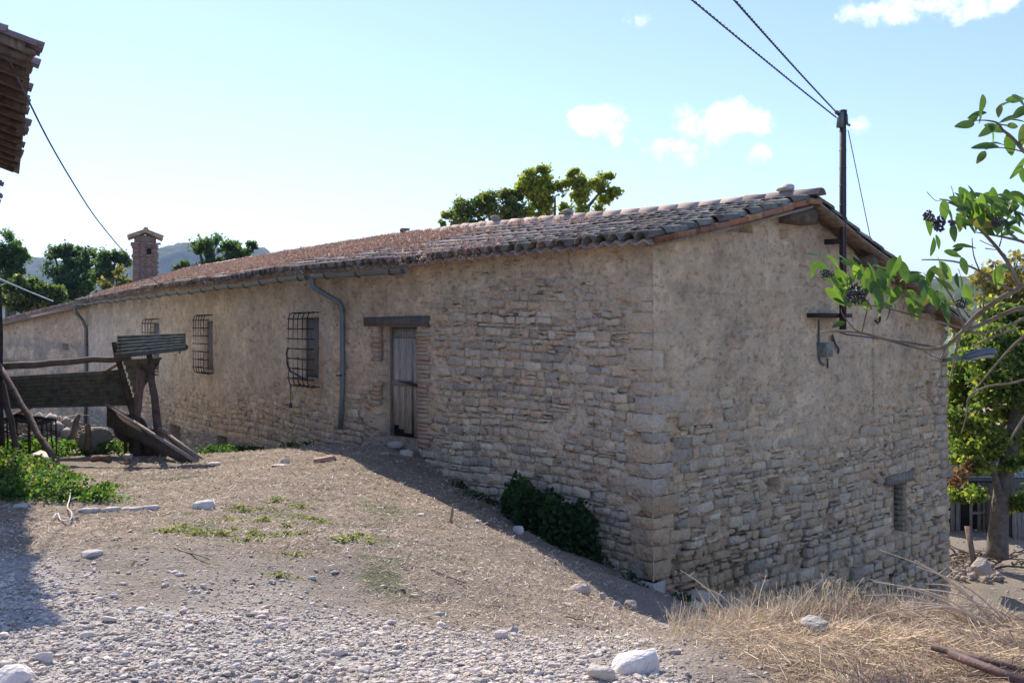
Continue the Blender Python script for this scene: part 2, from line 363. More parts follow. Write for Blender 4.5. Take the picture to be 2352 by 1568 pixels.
WU = {'A': LA, 'B': LB-LA, 'G': LG, 'C': LC}
SD = {'A': 103, 'B': 203, 'G': 303, 'C': 403}
def bulge(w, u, z):
    return (fbm(np.asarray(u)*.7, np.asarray(z)*.7, SD[w])-.5)*.07*sst(0, .9, u)*sst(WU[w], WU[w]-.9, u)
def polydist(u, z, pts):
    d = np.full(u.shape, 9.)
    for (a, b), (c, e) in zip(pts[:-1], pts[1:]):
        v = np.array([c-a, e-b]); l2 = (v**2).sum()+1e-9
        t = np.clip(((u-a)*v[0]+(z-b)*v[1])/l2, 0, 1); d = np.minimum(d, np.hypot(u-a-t*v[0], z-b-t*v[1]))
    return d
def rect_of(wall, x0, y0, x1, y1):
    a, za = hit(wall, x0, y0); b, zb = hit(wall, x1, y0); _, zc = hit(wall, (x0+x1)/2, y1); _, zt = hit(wall, (x0+x1)/2, y0)
    return min(a, b), max(a, b), zc, zt
# ---- what each wall is like: plaster cover (1 = smooth), recess of joints, carved holes
crackA = [hit('A', x, y) for x, y in ((1305, 560), (1310, 625), (1327, 700), (1322, 745), (1335, 770), (1318, 800), (1312, 860), (1318, 905), (1322, 960), (1305, 985))]
crackG = [hit('G', x, y) for x, y in ((2004, 745), (2002, 820), (2006, 900), (2009, 1000), (2012, 1075))]
crackG2 = [hit('G', x, y) for x, y in ((1790, 545), (1820, 552), (1823, 580))]
def plasterA(u, z):
    px, py = wall_px('A', u, z); n = fbm(u*1.4, z*1.4, 5); n2 = fbm(u*5, z*5, 6)
    lim = np.interp(px, [740, 830, 985, 1100, 1300, 1500], [930, 900, 670, 640, 640, 650])
    p = sst(90, -90, py-lim+(n-.5)*190+(n2-.5)*120)
    p = np.maximum(p, sst(.11, .02, polydist(u, z, crackA))*.8)
    low = polydist(u, z, [hit('A', 1270, 1010), hit('A', 1330, 960)]); p = np.maximum(p, sst(.25, .1, low)*.8)
    return p
def plasterB(u, z):
    px, py = wall_px('B', u, z); n = fbm(u*1.1, z*1.1, 15); n2 = fbm(u*4, z*4, 16)
    return sst(60, -80, py-np.interp(px, [200, 420, 800], [905, 905, 925])+(n-.5)*120+(n2-.5)*90)
def plasterG(u, z):
    px, py = wall_px('G', u, z); n = fbm(u*1.3, z*1.3, 25); n2 = fbm(u*5, z*5, 26)
    lim = np.interp(px, [1500, 1560, 1700, 1850, 2000, 2080, 2175], [880, 930, 1000, 1035, 1000, 850, 750])
    return sst(110, -150, py-lim+(n-.5)*260+(n2-.5)*160)
def wall_px(w, u, z):
    o, d = {'A': (K0, dA), 'B': (K1, dB), 'G': (K0, dG), 'C': (K2, dC)}[w]
    return proj(o[0]+d[0]*u, o[1]+d[1]*u, z)
DOOR = rect_of('A', 868, 750, 958, 1025)
CARVE = {'A': [(DOOR[0], DOOR[1], DOOR[2]-.3, DOOR[3], .16)],
         'B': [(*rect_of('B', 695, 728, 733, 868), .10), (*rect_of('B', 470, 737, 490, 850), .09), (*rect_of('B', 349, 742, 366, 850), .09),
               (*rect_of('B', 391, 978, 414, 1040), .3), (*rect_of('B', 500, 1002, 524, 1036), .25)],
         'G': [(*rect_of('G', 1765, 1098, 1789, 1133), .22), (*rect_of('G', 2051, 1108, 2083, 1224), .32), (*rect_of('G', 2131, 876, 2142, 921), .22),
               (*rect_of('G', 1788, 528, 1806, 546), .18), (*rect_of('G', 1656, 512, 1725, 530), .16), (*rect_of('G', 1905, 1180, 1915, 1212), .12), (*rect_of('G', 1683, 1363, 1702, 1376), .15),
               (*rect_of('G', 1655, 1186, 1668, 1198), .1), (*rect_of('G', 1820, 1287, 1840, 1303), .12), (*rect_of('G', 1960, 1420, 1990, 1440), .15), (*rect_of('G', 2002, 1090, 2012, 1100), .06)],
         'C': [(*rect_of('C', 10, 828, 40, 852), .2), (*rect_of('C', 145, 790, 160, 802), .15)]}
PL = {'A': plasterA, 'B': plasterB, 'G': plasterG, 'C': lambda u, z: .80+.3*fbm(u*1.5, z*1.5, 9)-.25*sst(EYE-1.2, EYE-2.2, z)}
def roughness(w, u, z):
    px, py = wall_px(w, u, z)
    if w == 'G': return .012+.055*sst(1080, 1330, py)
    if w == 'A': return .012+.012*sst(900, 1200, py)
    return .01+0*u
# ---- courses of stones
def courses(w, umax, zlo, zhi, hmin, hmax, wmin, wmax, seed, tilt=0.0):
    rr = random.Random(seed); out = []; z = zlo
    while z < zhi:
        h = rr.uniform(hmin, hmax)*rr.choice([1, 1, 1, .62]); u = -rr.uniform(0, wmin)
        while u < umax:
            wd = rr.uniform(wmin, wmax)*(.75+.5*rr.random())*(h/hmax)**.4
            hh = h*rr.uniform(.86, 1.0)
            if rr.random() < .10 and h > hmin*1.1:
                out.append((u+wd/2, z+hh*.25, wd, hh*.46)); out.append((u+wd/2, z+hh*.76, wd*.96, hh*.44))
            else: out.append((u+wd/2, z+h/2, wd, hh))
            u += wd
        z += h
    res = []
    for (u, z, a, b) in out:
        wv = (fbm(u*.5, z*.4, seed, 2)-.5)*.22
        res.append((float(u), float(z+wv), a, b))
    return res
def stone_mesh(o, d, n, u, z, a, b, p, rr, back=.05):
    ha = a/2-rr.uniform(.004, .011); hb = b/2-rr.uniform(.003, .009); c = rr.uniform(.18, .42)*min(ha, hb)
    jj = lambda e: rr.uniform(-e, e)
    q = [(-ha+c, -hb), (ha-c, -hb), (ha, -hb+c), (ha, hb-c), (ha-c, hb), (-ha+c, hb), (-ha, hb-c), (-ha, -hb+c)]
    q = [(x+jj(.022*min(1, a*4)), y+jj(.013)) for x, y in q]; sk = jj(.10)
    tx = jj(.05); ty = jj(.07); bev = rr.uniform(.006, .014)
    V = []
    def P(x, y, e): 
        y2 = y+sk*x*.5; uu = u+x; zz = z+y2
        return (o[0]+d[0]*uu+n[0]*e, o[1]+d[1]*uu+n[1]*e, zz)
    for s_, e in ((1.0, -back), (1.0, p-bev), (None, p)):
        for x, y in q:
            if s_ is None:
                l = math.hypot(x, y)+1e-6; k = 1-bev*1.2/l; V.append(P(x*k, y*k, p+tx*x+ty*y+jj(.003)))
            else: V.append(P(x*s_, y*s_, e+(tx*x+ty*y if e > 0 else 0)))
    V.append(P(jj(.1)*a*.2, jj(.1)*b*.2, p+rr.uniform(.002, .010)))
    T = []
    for r in (0, 8):
        for i in range(8):
            j = (i+1) % 8; T += [(r+i, r+j, r+8+j), (r+i, r+8+j, r+8+i)]
    T += [(16+i, 16+(i+1) % 8, 24) for i in range(8)]
    if d[1]*n[0]-d[0]*n[1] < 0: T = [(a_, c_, b_) for a_, b_, c_ in T]
    return V, T
def wall_heightfield(w, o, d, n, u0, u1, z0, topf, du, dz, seed, name):
    us = np.arange(u0, u1+du*.5, du); us[-1] = u1
    zt = float(np.max(topf(us))); zs = np.arange(z0, zt+dz, dz)
    U, Z = np.meshgrid(us, zs, indexing='ij'); top = topf(U)
    Zc = np.minimum(Z, top)
    p = PL[w](U, Zc); ro = roughness(w, U, Zc)
    e = p*.013-(1-p)*(.004+ro*.55)
    e = e+(fbm(U*9, Zc*9, seed)-.5)*.020+(fbm(U*30, Zc*34, seed+1)-.5)*.012*(1.3-p)+bulge(w, U, Zc)
    gap = sst(.56, .66, fbm(U*6, Zc*17, seed+3))*(1-p); e -= gap*(.026+ro*.8)
    joint = sst(.60, .66, fbm(U*4.5, Zc*22, seed+33))*sst(.95, .6, p); e -= joint*.02
    tint = T_MORT*(1-p[..., None])+T_PLA*p[..., None]
    n1 = fbm(U*1.1, Zc*1.6, seed+4); n2 = fbm(U*4.5, Zc*6, seed+5); n3 = fbm(U*13, Zc*19, seed+6)
    k = 1+(n1-.5)*.55+(n2-.5)*.5+(n3-.5)*.35
    tint = tint*k[..., None]
    show = sst(.50, .70, fbm(U*6, Zc*9, seed+11))*sst(.35, .65, n2)*.25           # stone faces grinning through thin plaster
    tint = mixc(tint, (.33, .305, .295), show)
    ghost = np.zeros(U.shape); gt_ = np.zeros(U.shape+(3,)); r9 = random.Random(seed)
    for (a0, b0, wd_, hd_) in courses(w, u1, z0+.2, zt, .10, .19, .14, .42, seed+60):
        if r9.random() < (.45 if w in 'AG' else .72): continue
        i0 = max(0, int((a0-wd_*.6)/du)); i1 = int((a0+wd_*.6)/du)+1; j0 = max(0, int((b0-hd_*.6-z0)/dz)); j1 = int((b0+hd_*.6-z0)/dz)+1
        uu_ = U[i0:i1, j0:j1]; zz_ = Zc[i0:i1, j0:j1]
        if uu_.size == 0: continue
        q_ = np.abs((uu_-a0)/(wd_*.46))**3+np.abs((zz_-b0)/(hd_*.44))**3+(n3[i0:i1, j0:j1]-.5)*1.6
        m_ = sst(1.15, .55, q_)*r9.uniform(.25, .85); gc_ = STONE_T[r9.randrange(8)]*r9.uniform(.8, 1.0)
        gt_[i0:i1, j0:j1] = np.where((m_ > ghost[i0:i1, j0:j1])[..., None], gc_, gt_[i0:i1, j0:j1]); ghost[i0:i1, j0:j1] = np.maximum(ghost[i0:i1, j0:j1], m_)
    ghost *= sst(.35, .6, fbm(U*1.3, Zc*1.8, seed+12))*(.35 if w == 'B' else 1); tint = tint*(1-ghost[..., None]*.7)+gt_*(ghost*.7)[..., None]; e += ghost*p*.004
    olive = sst(.46, .62, fbm(U*2.3, Zc*2.0, seed+14)); tint = tint*(1-olive*.10*p)[..., None]*np.where(olive[..., None] > 0, 1, 1)
    pale = sst(.54, .66, fbm(U*1.9, Zc*2.6, seed+15)); tint = mixc(tint, (.66, .55, .44), pale*.35*p)
    red = sst(.755, .78, fbm(U*6, Zc*18, seed+9, 3)); tint = mixc(tint, (.40, .22, .14), red*.7)
    px, py = wall_px(w, U, Zc)
    if w == 'G':
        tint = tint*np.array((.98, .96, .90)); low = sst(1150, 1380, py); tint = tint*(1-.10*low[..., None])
        e -= sst(1.2, 0, np.abs(U-3.5)/2)*0
        e += .10*sst(EYE-4.0, EYE-4.7, Zc-.18*U)
        och = sst(.5, .62, n1)*sst(1500, 1530, px)*sst(1750, 1600, px)*sst(1230, 1270, py)*sst(1370, 1300, py); tint = mixc(tint, (.36, .25, .15), och*.8)
        cr = np.minimum(polydist(U, Zc, crackG), polydist(U, Zc, crackG2)); e -= sst(.03, .008, cr)*.05
        e -= sst(.66, .70, n3)*.010*(py < 1100)
    if w == 'A':
        cr = polydist(U+(fbm(U*0+3, Zc*14, 77)-.5)*.12, Zc, crackA); e -= sst(.028, .008, cr)*.055
        strip = sst(.14, .07, polydist(U, Zc, crackA)); tint = mixc(tint, (.60, .52, .44), strip*.35)
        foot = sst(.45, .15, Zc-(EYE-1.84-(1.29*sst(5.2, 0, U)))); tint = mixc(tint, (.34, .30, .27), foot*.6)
    if w == 'B':
        tint = tint*np.array((.98, 1.05, 1.14))
        stain = sst(.55, .75, fbm(U*3, Zc*.25, 99)); tint = mixc(tint, (.60, .53, .47), stain*.5)
        dk = sst(.25, .0, Zc-(EYE+.5))*0; brown = sst(.48, .62, fbm(U*2.5, Zc*1.2, 98))*sst(850, 960, py); tint = mixc(tint, (.36, .25, .18), brown*.5)
        topst = sst(.5, .68, fbm(U*1.3, Zc*.8, 97))*sst(EYE+.3, EYE+.85, Zc); tint = mixc(tint, (.40, .30, .19), topst*.55)
        redp = sst(.22, .05, polydist(U, Zc, [hit('B', 738, 780), hit('B', 741, 860), hit('B', 735, 900)])); tint = mixc(tint, (.50, .30, .23), redp*.6)
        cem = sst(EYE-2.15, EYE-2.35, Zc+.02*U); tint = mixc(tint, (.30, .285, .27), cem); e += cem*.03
        drip = sst(.05, .02, polydist(U, Zc, [hit('B', 668, 885), hit('B', 670, 945)])); tint = mixc(tint, (.17, .12, .09), drip*.8)
    if w == 'C':
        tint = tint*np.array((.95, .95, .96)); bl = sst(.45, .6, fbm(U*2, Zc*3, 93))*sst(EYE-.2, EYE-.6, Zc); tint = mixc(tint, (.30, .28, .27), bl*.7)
    tint = mixc(tint, (.10, .09, .08), sst(.64, .70, fbm(U*15, Zc*20, seed+8))*.35)
    hole = np.zeros(U.shape)
    for (a, b, c, t, dp) in CARVE[w]:
        ins = (U > a) & (U < b) & (Zc > c) & (Zc < t); e = np.where(ins, -dp+(n3-.5)*.02, e); hole = np.maximum(hole, ins*1.)
    U = U.copy()
    if w in 'AG': U[0] = -.016; e[0] = .016; U[1] = .0; e[1] = .016
    if w == 'A': e[-1] = 0; e[-2] = .004
    if w == 'B': e[0] = 0; e[1] = .004; e[-1] = 0
    if w == 'C': e[0] = 0
    X = o[0]+d[0]*U+n[0]*e; Y = o[1]+d[1]*U+n[1]*e
    V = np.stack([X, Y, Zc], -1).reshape(-1, 3); T = grid_tris(len(us), len(zs))
    A_ = V[T[:, 1]]-V[T[:, 0]]; B_ = V[T[:, 2]]-V[T[:, 0]]; ar = np.linalg.norm(np.cross(A_, B_), axis=1); T = T[ar > 1e-9]
    if w == 'G': T = T[:, ::-1]
    # drop unused vertices
    used = np.unique(T); mp = np.full(len(V), -1); mp[used] = np.arange(len(used))
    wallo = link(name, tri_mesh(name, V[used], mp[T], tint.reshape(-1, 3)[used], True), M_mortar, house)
    return wallo
topA = lambda u: roofz(u, .0*u)-.03
topB = lambda u: roofz(u+LA, .0*u)-.03
topG = lambda t: roofz(0*t, t)-.03
topC = lambda u: EYE+np.interp(u, [0, 7.4, 12], [.86, .20, -.2])
nA = -pA; nB = -pB
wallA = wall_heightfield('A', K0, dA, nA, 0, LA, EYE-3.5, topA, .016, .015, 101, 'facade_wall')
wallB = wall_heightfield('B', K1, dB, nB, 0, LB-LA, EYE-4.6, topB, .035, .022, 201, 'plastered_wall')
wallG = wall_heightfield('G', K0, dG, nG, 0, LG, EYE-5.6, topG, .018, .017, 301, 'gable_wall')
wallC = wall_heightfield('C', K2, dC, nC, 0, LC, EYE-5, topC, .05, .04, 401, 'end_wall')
# hidden back of the house: closes the volume so that it shades as a solid body
bk_ = MB()
Q = [K0+dG*LG, K0+dG*LG+dA*LA, K1+pB*LG+dB*(LB-LA), K2]
Q = [K0+dG*LG, K1+(pA+pB)/np.linalg.norm(pA+pB)*LG, K2+pB*LG, K2]
for a, b, za, zb in ((Q[0], Q[1], EYE-.02, EYE-.02), (Q[1], Q[2], EYE-.02, EYE), (Q[2], Q[3], EYE+.02, EYE+.8)):
    bk_.add([(a[0], a[1], EYE-5.6), (b[0], b[1], EYE-5.6), (b[0], b[1], zb), (a[0], a[1], za)], [(0, 1, 2), (0, 2, 3)], T_MORT)
bk_.build('back_wall', M_mortar, house)

# ---- stones: the largest 300 as pieces, the rest joined
cand = []
def gather(w, o, d, n, umax, zlo, topf, spec, seed, keep_far=1):
    rr = random.Random(seed)
    st_ = courses(w, umax, zlo, float(np.max(topf(np.linspace(0, umax, 20)))), *spec, seed)
    U = np.array([s[0] for s in st_]); Z = np.array([s[1] for s in st_])
    p = PL[w](U, Z); ro = roughness(w, U, Z); tp = topf(U); px, py = wall_px(w, U, Z)
    for i, (u, z, a, b) in enumerate(st_):
        if u-a/2 < .02 or u+a/2 > umax-.01 or z+b/2 > tp[i]-.02: continue
        if any(x0-.01 < u+a/2 and x1+.01 > u-a/2 and y0-.01 < z+b/2 and y1+.01 > z-b/2 for x0, x1, y0, y1, _ in CARVE[w]): continue
        if any(x0 < u+a/2 and x1 > u-a/2 and y0 < z+b/2 and y1 > z-b/2 for x0, x1, y0, y1 in KEEP.get(w, [])): continue
        if rr.random() < p[i]*1.08-.02: continue
        bg_ = float(bulge(w, u, z))
        q = p[i]; out = bg_+(1-q)*(.002+ro[i]*rr.uniform(-.35, 1.0))+q*rr.uniform(.006, .016)
        if w == 'G': out += float(.10*sst(EYE-4.0, EYE-4.7, z-.18*u))
        if w == 'G' and rr.random() < .02*(ro[i] > .03)*2: continue
        t = STONE_T[rr.choices(range(8), [5, 4, 4, 3, 2, 1.2, 2, 3])[0]]*rr.uniform(.86, 1.14)
        if w == 'G': t = t*np.array((.95, .94, .88))
        t = t*(1-.35*q)+T_PLA*.35*q
        if w == 'G' and 1500 < px[i] < 1720 and 1255 < py[i] < 1370: t = t*.35+np.array((.40, .28, .17))*.65
        if w == 'A' and px[i] > 1430 and 1230 < py[i] < 1330: t = t*.4+np.array((.46, .33, .21))*.6
        Yd = o[1]+d[1]*u
        V, T = stone_mesh(o, d, n, u, z, a, b, out, rr)
        cand.append((a*b/Yd**2*(1-.4*q), w, V, T, t))
bricks = []
KEEP = {'A': [rect_of('A', 956, 745, 990, 1030), rect_of('A', 843, 745, 870, 1030), rect_of('A', 836, 722, 988, 748), (-.1, .30, EYE-3.3, EYE+.4)],
        'G': [rect_of('G', 2035, 1088, 2098, 1112), (-.1, .34, EYE-3.3, EYE+.2)], 'B': [], 'C': []}
gather('A', K0, dA, nA, LA, EYE-3.35, topA, (.075, .155, .13, .36), 41)
gather('B', K1, dB, nB, LB-LA, EYE-3.9, topB, (.09, .15, .14, .34), 42)
gather('G', K0, dG, nG, LG, EYE-5.5, topG, (.085, .19, .13, .40), 43)
gather('C', K2, dC, nC, LC, EYE-4.6, topC, (.12, .18, .2, .4), 44)
cand.sort(key=lambda c: -c[0])
wobj = {'A': wallA, 'B': wallB, 'G': wallG, 'C': wallC}
for c in cand[:300]:
    link('stone', tri_mesh('stone', c[2], c[3], c[4]), M_stone, wobj[c[1]])
for w in 'ABGC':
    mb = MB(); k = 0
    for c in cand[300:]:
        if c[1] == w: mb.add(c[2], c[3], c[4]); k += 1
    if k: mb.build('small_stones', M_stone, wobj[w], kind='stuff')
print('stones', len(cand))
# ---- quoins at the near corner: long and short faces in turn
rr = random.Random(5); z = EYE-3.13-.10; i = 0
def quoin(z0, h, la, lg, out, t, parent, seed):
    r2 = random.Random(seed); j = lambda e=.008: r2.uniform(-e, e); mb = MB(); c = .008
    def P(a, g, z): # a along facade, g along gable, negative = outwards
        xy = K0+dA*a+dG*g; return (xy[0]+j(.004), xy[1]+j(.004), z+j(.005))
    # ring polygon in plan: outer corner, along A, inner, along G
    plan = [(-out+c*1.5, -out+c*1.5*0), (la-c, -out), (la, -out+c), (la, .09), (.09, .09), (.09, lg), (-out+c, lg), (-out, lg-c), (-out, -out+c*1.5)]
    plan = [(-out+c, -out), (la-c, -out+j(.01)), (la, -out+c), (la, .06), (.06, .06), (.06, lg), (-out+c, lg), (-out+j(.01), lg-c), (-out, -out+c)]
    rings = []
    for dz, sh in ((0, c), (c, 0), (h-c, 0), (h, c)):
        rings.append([P(a+sh*(1 if a < 0 else 0), g+sh*(1 if g < 0 else 0), z0+dz) for a, g in plan])
    V = [p for r in rings for p in r]; nn = len(plan); T = grid_tris(4, nn, wrap=True)
    T = np.concatenate([T, [(0, k, k+1) for k in range(1, nn-1)], [(3*nn, 3*nn+k+1, 3*nn+k) for k in range(1, nn-1)]])
    return link('quoin_stone', tri_mesh('quoin_stone', V, T, t), M_stone, parent)
while z < EYE+.62:
    h = rr.uniform(.12, .25); lo, sh_ = rr.uniform(.26, .56), rr.uniform(.12, .30)
    la, lg = (lo, sh_) if i % 2 == 0 else (sh_, lo)
    q = sst(EYE-.9, EYE-.2, z); out = rr.uniform(-.009, .006)*(1-q)-.007*q
    bl = [(fbm(.1, z*.7, 103)-.5)*.07]
    t = STONE_T[rr.choice([0, 1, 2, 3, 6, 7])]*rr.uniform(.9, 1.08)
    if z < EYE-2.15: t = np.array((.52, .375, .24))*rr.uniform(.85, 1.1)
    if i == 0: la, lg, out, t = .52, .16, .05, np.array((.50, .45, .42))
    t = t*(1-.75*float(sst(EYE-1.2, EYE-.1, z)))+T_PLA*.75*float(sst(EYE-1.2, EYE-.1, z))
    quoin(z, h-rr.uniform(.005, .013), la, lg, float(out)+.02, t, wallG if i % 2 else wallA, i); z += h; i += 1
# quoins at the far right corner (ragged edge against the trees)
rr = random.Random(15); z = EYE-5.5; i = 0
while z < EYE-.15:
    h = rr.uniform(.12, .2); lg = rr.choice([.42, .24])*rr.uniform(.8, 1.2); o_ = rr.uniform(-.004, .035)
    c = K0+dG*(LG-lg/2+o_)+nG*(-.09+rr.uniform(.005, .03))
    V, T = obox((c[0], c[1], z+h/2), (dG[0]*lg/2, dG[1]*lg/2, 0), (nG[0]*.1, nG[1]*.1, 0), (0, 0, h/2-.008), .010, i)
    link('quoin_stone', tri_mesh('quoin_stone', V, T, STONE_T[rr.choice([0, 1, 2, 7])]*rr.uniform(.8, 1.0)), M_stone, wallG); z += h; i += 1
# ---- bricks at both door jambs
rr = random.Random(8)
for (x0, x1, y0, y1, nm) in ((958, 988, 748, 1030, 'r'), (848, 870, 748, 830, 'l'), (846, 870, 880, 930, 'l')):
    a, b, c, t = rect_of('A', x0, y0, x1, y1); z = c; k = 0
    while z < t-.04:
        h = rr.uniform(.055, .085); u = b if nm == 'r' else b; u = b+.0
        u0, u1 = a, b; split = rr.choice([0, 0, 1]); L_ = (u1-u0)*rr.uniform(.6, 1.08) if nm == 'r' else (u1-u0)*rr.uniform(.55, 1)
        lo_, hi_ = (u1-L_, u1-.002) if nm == 'r' else (u0+.002, u0+L_)
        tt = np.array(rr.choice([(.44, .25, .17), (.48, .30, .21), (.46, .36, .28), (.44, .30, .24), (.50, .41, .31)]))*rr.uniform(.85, 1.1)*.72+T_MORT*.28
        e = rr.uniform(.004, .022)+float(bulge('A', (lo_+hi_)/2, z)); cc = K0+dA*(lo_+hi_)/2+nA*(e-.05)
        V, T = obox((cc[0], cc[1], z+h/2), (dA[0]*(hi_-lo_)/2, dA[1]*(hi_-lo_)/2, 0), (nA[0]*.05, nA[1]*.05, 0), (0, 0, h/2-.006), .005, int(z*1000))
        link('brick', tri_mesh('brick', V, T, tt), M_brick, wallA); z += h; k += 1

# ------------------------------------------------------------------ roof
pitch = .205
roof = None
Ls = np.arange(-.27, LB+.2, pitch/6); ts = np.concatenate([np.arange(-.38, TR+.01, .30), [TR+.02], np.arange(TR+.5, 8.45, .4)])
UU, TT = np.meshgrid(Ls, ts, indexing='ij'); TT = TT.copy(); TT[:, 0] += (vn(np.round(UU[:, 0]/pitch)*1.7, 0*UU[:, 0], 5)-.5)*.09; ph = (.75+.5*vn(UU*2.1, TT*2, 6))*np.cos(2*math.pi*(UU+.27-pitch/2)/pitch)
top = RP(UU, TT, 0); top[..., 2] += ph*.030; bot = top.copy(); bot[..., 2] -= .022
nu, nt_ = UU.shape; V = np.concatenate([top.reshape(-1, 3), bot.reshape(-1, 3)]); T1 = grid_tris(nu, nt_); T = [T1, T1[:, ::-1]+nu*nt_]
def rim(idx):
    idx = np.array(idx); a = idx[:-1]; b = idx[1:]; k = nu*nt_
    return np.concatenate([np.stack([a, b, b+k], 1), np.stack([a, b+k, a+k], 1)])
T += [rim([i*nt_ for i in range(nu)]), rim([i*nt_+nt_-1 for i in range(nu)]), rim(list(range(nt_))), rim([(nu-1)*nt_+j for j in range(nt_)])]
n_ = fbm(UU*3, TT*3, 70); tn = np.ones(UU.shape+(3,))*.85*(1+(n_-.5)[..., None]*.5)
tn = np.concatenate([tn.reshape(-1, 3)]*2)
roof = link('roof', tri_mesh('roof', V, np.concatenate(T), tn, True), M_tile, house)
def tile_mesh(name, r0, r1, ln, th=.016, seg=7, seed=0):
    rr_ = np.random.default_rng(seed); V = []; yy = [0, .5, 1]
    for y in yy:
        r = r0+(r1-r0)*y+rr_.uniform(-.002, .002)
        for k in range(seg+1):
            a = math.pi*k/seg; V.append((-math.cos(a)*r, y*ln, math.sin(a)*r*.92+rr_.uniform(-.003, .003)))
    n1 = len(V)
    for y in yy:
        r = r0+(r1-r0)*y-th
        for k in range(seg+1):
            a = math.pi*k/seg; V.append((-math.cos(a)*r, y*ln, math.sin(a)*r*.92))
    g = grid_tris(3, seg+1); T = [g[:, ::-1], g+n1]
    for row in (0, 2):
        a = np.arange(seg)+row*(seg+1); q = np.concatenate([np.stack([a, a+1, a+1+n1], 1), np.stack([a, a+1+n1, a+n1], 1)])
        T.append(q if row == 0 else q[:, ::-1])
    return np.array(V), np.concatenate(T)
tiles = [tile_mesh('roof_tile', .100, .080, .44, .019, seed=i) for i in range(5)]
items = []
rr = random.Random(21)
ncol = int((LB+.3)/pitch)
for c in range(ncol):
    Lc = -.27+pitch*(c+.5)+.0
    for r in range(10):
        t0 = -.43+r*.345+rr.uniform(-.02, .02)+(rr.uniform(-.05, .03) if r == 0 else 0)
        if t0+.40 > TR+.06: continue
        if rr.random() < .012 and r > 0: continue
        items.append((Lc+rr.gauss(0, .011), t0+rr.gauss(0, .02), rr.gauss(0, .045), r, c))
# second slope: the columns next to the gable
for c in range(7):
    for r in range(14):
        items.append((-.27+pitch*(c+.5), 8.47-r*.365-.0, rr.gauss(0, .02), -1-r, c))
def tile_frames(items):
    Lc = np.array([i[0] for i in items]); t0 = np.array([i[1] for i in items]); rot = np.array([i[2] for i in items]); backs = np.array([i[3] < 0 for i in items])
    sgn = np.where(backs, -1., 1.)
    p0 = RP(Lc, t0); p1 = RP(Lc, t0+.42*sgn); ax = p1-p0; ax /= np.linalg.norm(ax, axis=1)[:, None]
    q = RP(Lc+.05, t0)-RP(Lc-.05, t0); q[:, 2] *= .6; sx = np.cross(ax, np.array([0, 0, 1.])); sx /= np.linalg.norm(sx, axis=1)[:, None]
    up = np.cross(sx, ax)
    ax2 = ax*np.cos(rot)[:, None]+sx*np.sin(rot)[:, None]; ax2 = ax2+up*(-.035)     # nose up over the tile below
    ax2 /= np.linalg.norm(ax2, axis=1)[:, None]; sx = np.cross(ax2, up); sx /= np.linalg.norm(sx, axis=1)[:, None]; up = np.cross(sx, ax2)
    M = np.stack([sx, ax2, up], -1); loc = p0+up*.012; loc[:, 2] += .022
    return M, loc
Mt, Lt = tile_frames(items)
grey = []
for it in items:
    g = rr.uniform(.62, 1.15)*(.60 if it[4] < 14 and rr.random() < .55 else 1); 
    if it[3] == 0: g *= .62
    q_ = max(0, 1-it[4]/24) if it[4] < 24 else 0
    lich = np.array((.74, .86, .88)); pink = np.array((1.35, 1.22, 1.2)); base_ = lich*(q_)+(1-q_)*np.ones(3)
    if rr.random() < .13: base_ = pink
    grey.append(base_*np.array((g, g*rr.uniform(.95, 1.02), g*rr.uniform(.88, 1.02))))
px, py = proj(Lt[:, 0], Lt[:, 1], Lt[:, 2]); order = np.argsort(Lt[:, 1]+(np.array([i[3] for i in items]) < 0)*2.0)
near = set(order[:292].tolist()); rest = {k: [] for k in range(5)}
for k in range(len(items)):
    v = k % 5
    if k in near:
        tv, tt = tiles[v]; me = tri_mesh('roof_tile', tv, tt, grey[k], True); me.materials.append(M_tile)
        o = bpy.data.objects.new('roof_tile', me); C.objects.link(o); o.parent = roof
        m4 = Matrix([list(Mt[k][r])+[Lt[k][r]] for r in range(3)]+[[0, 0, 0, 1]]); o.matrix_basis = m4
    else: rest[v].append(k)
mb = MB()
for v in range(5):
    ks = rest[v]
    if ks: mb.add(*batch(*tiles[v], Mt[ks], Lt[ks], np.array([grey[k] for k in ks])))
mb.build('far_roof_tiles', M_tile, roof, smooth=True, kind='stuff')
# ridge tiles
rt = [tile_mesh('ridge_tile', .125, .105, .46, .018, 7, 30+i) for i in range(3)]
L = -.34; k = 0; rr = random.Random(3)
while L < LB:
    L1 = L+.40; p0 = RP(L1+.06, TR)+np.array([0, 0, .045+rr.uniform(-.01, .012)]); p1 = RP(L, TR)+np.array([0, 0, .05])
    ax = (p1-p0); ax /= np.linalg.norm(ax); s = np.cross(ax, [0, 0, 1]); s /= np.linalg.norm(s); up = np.cross(s, ax)
    me = tri_mesh('ridge_tile', rt[k % 3][0], rt[k % 3][1], np.array((1, 1, 1))*rr.uniform(.8, 1.1)*(.62 if L < .5 else 1), True); me.materials.append(M_ridge)
    o = bpy.data.objects.new('ridge_tile', me); C.objects.link(o); o.parent = roof
    M3 = np.stack([s, ax, up], -1); o.matrix_basis = Matrix([list(M3[r])+[p0[r]] for r in range(3)]+[[0, 0, 0, 1]])
    L = L1; k += 1
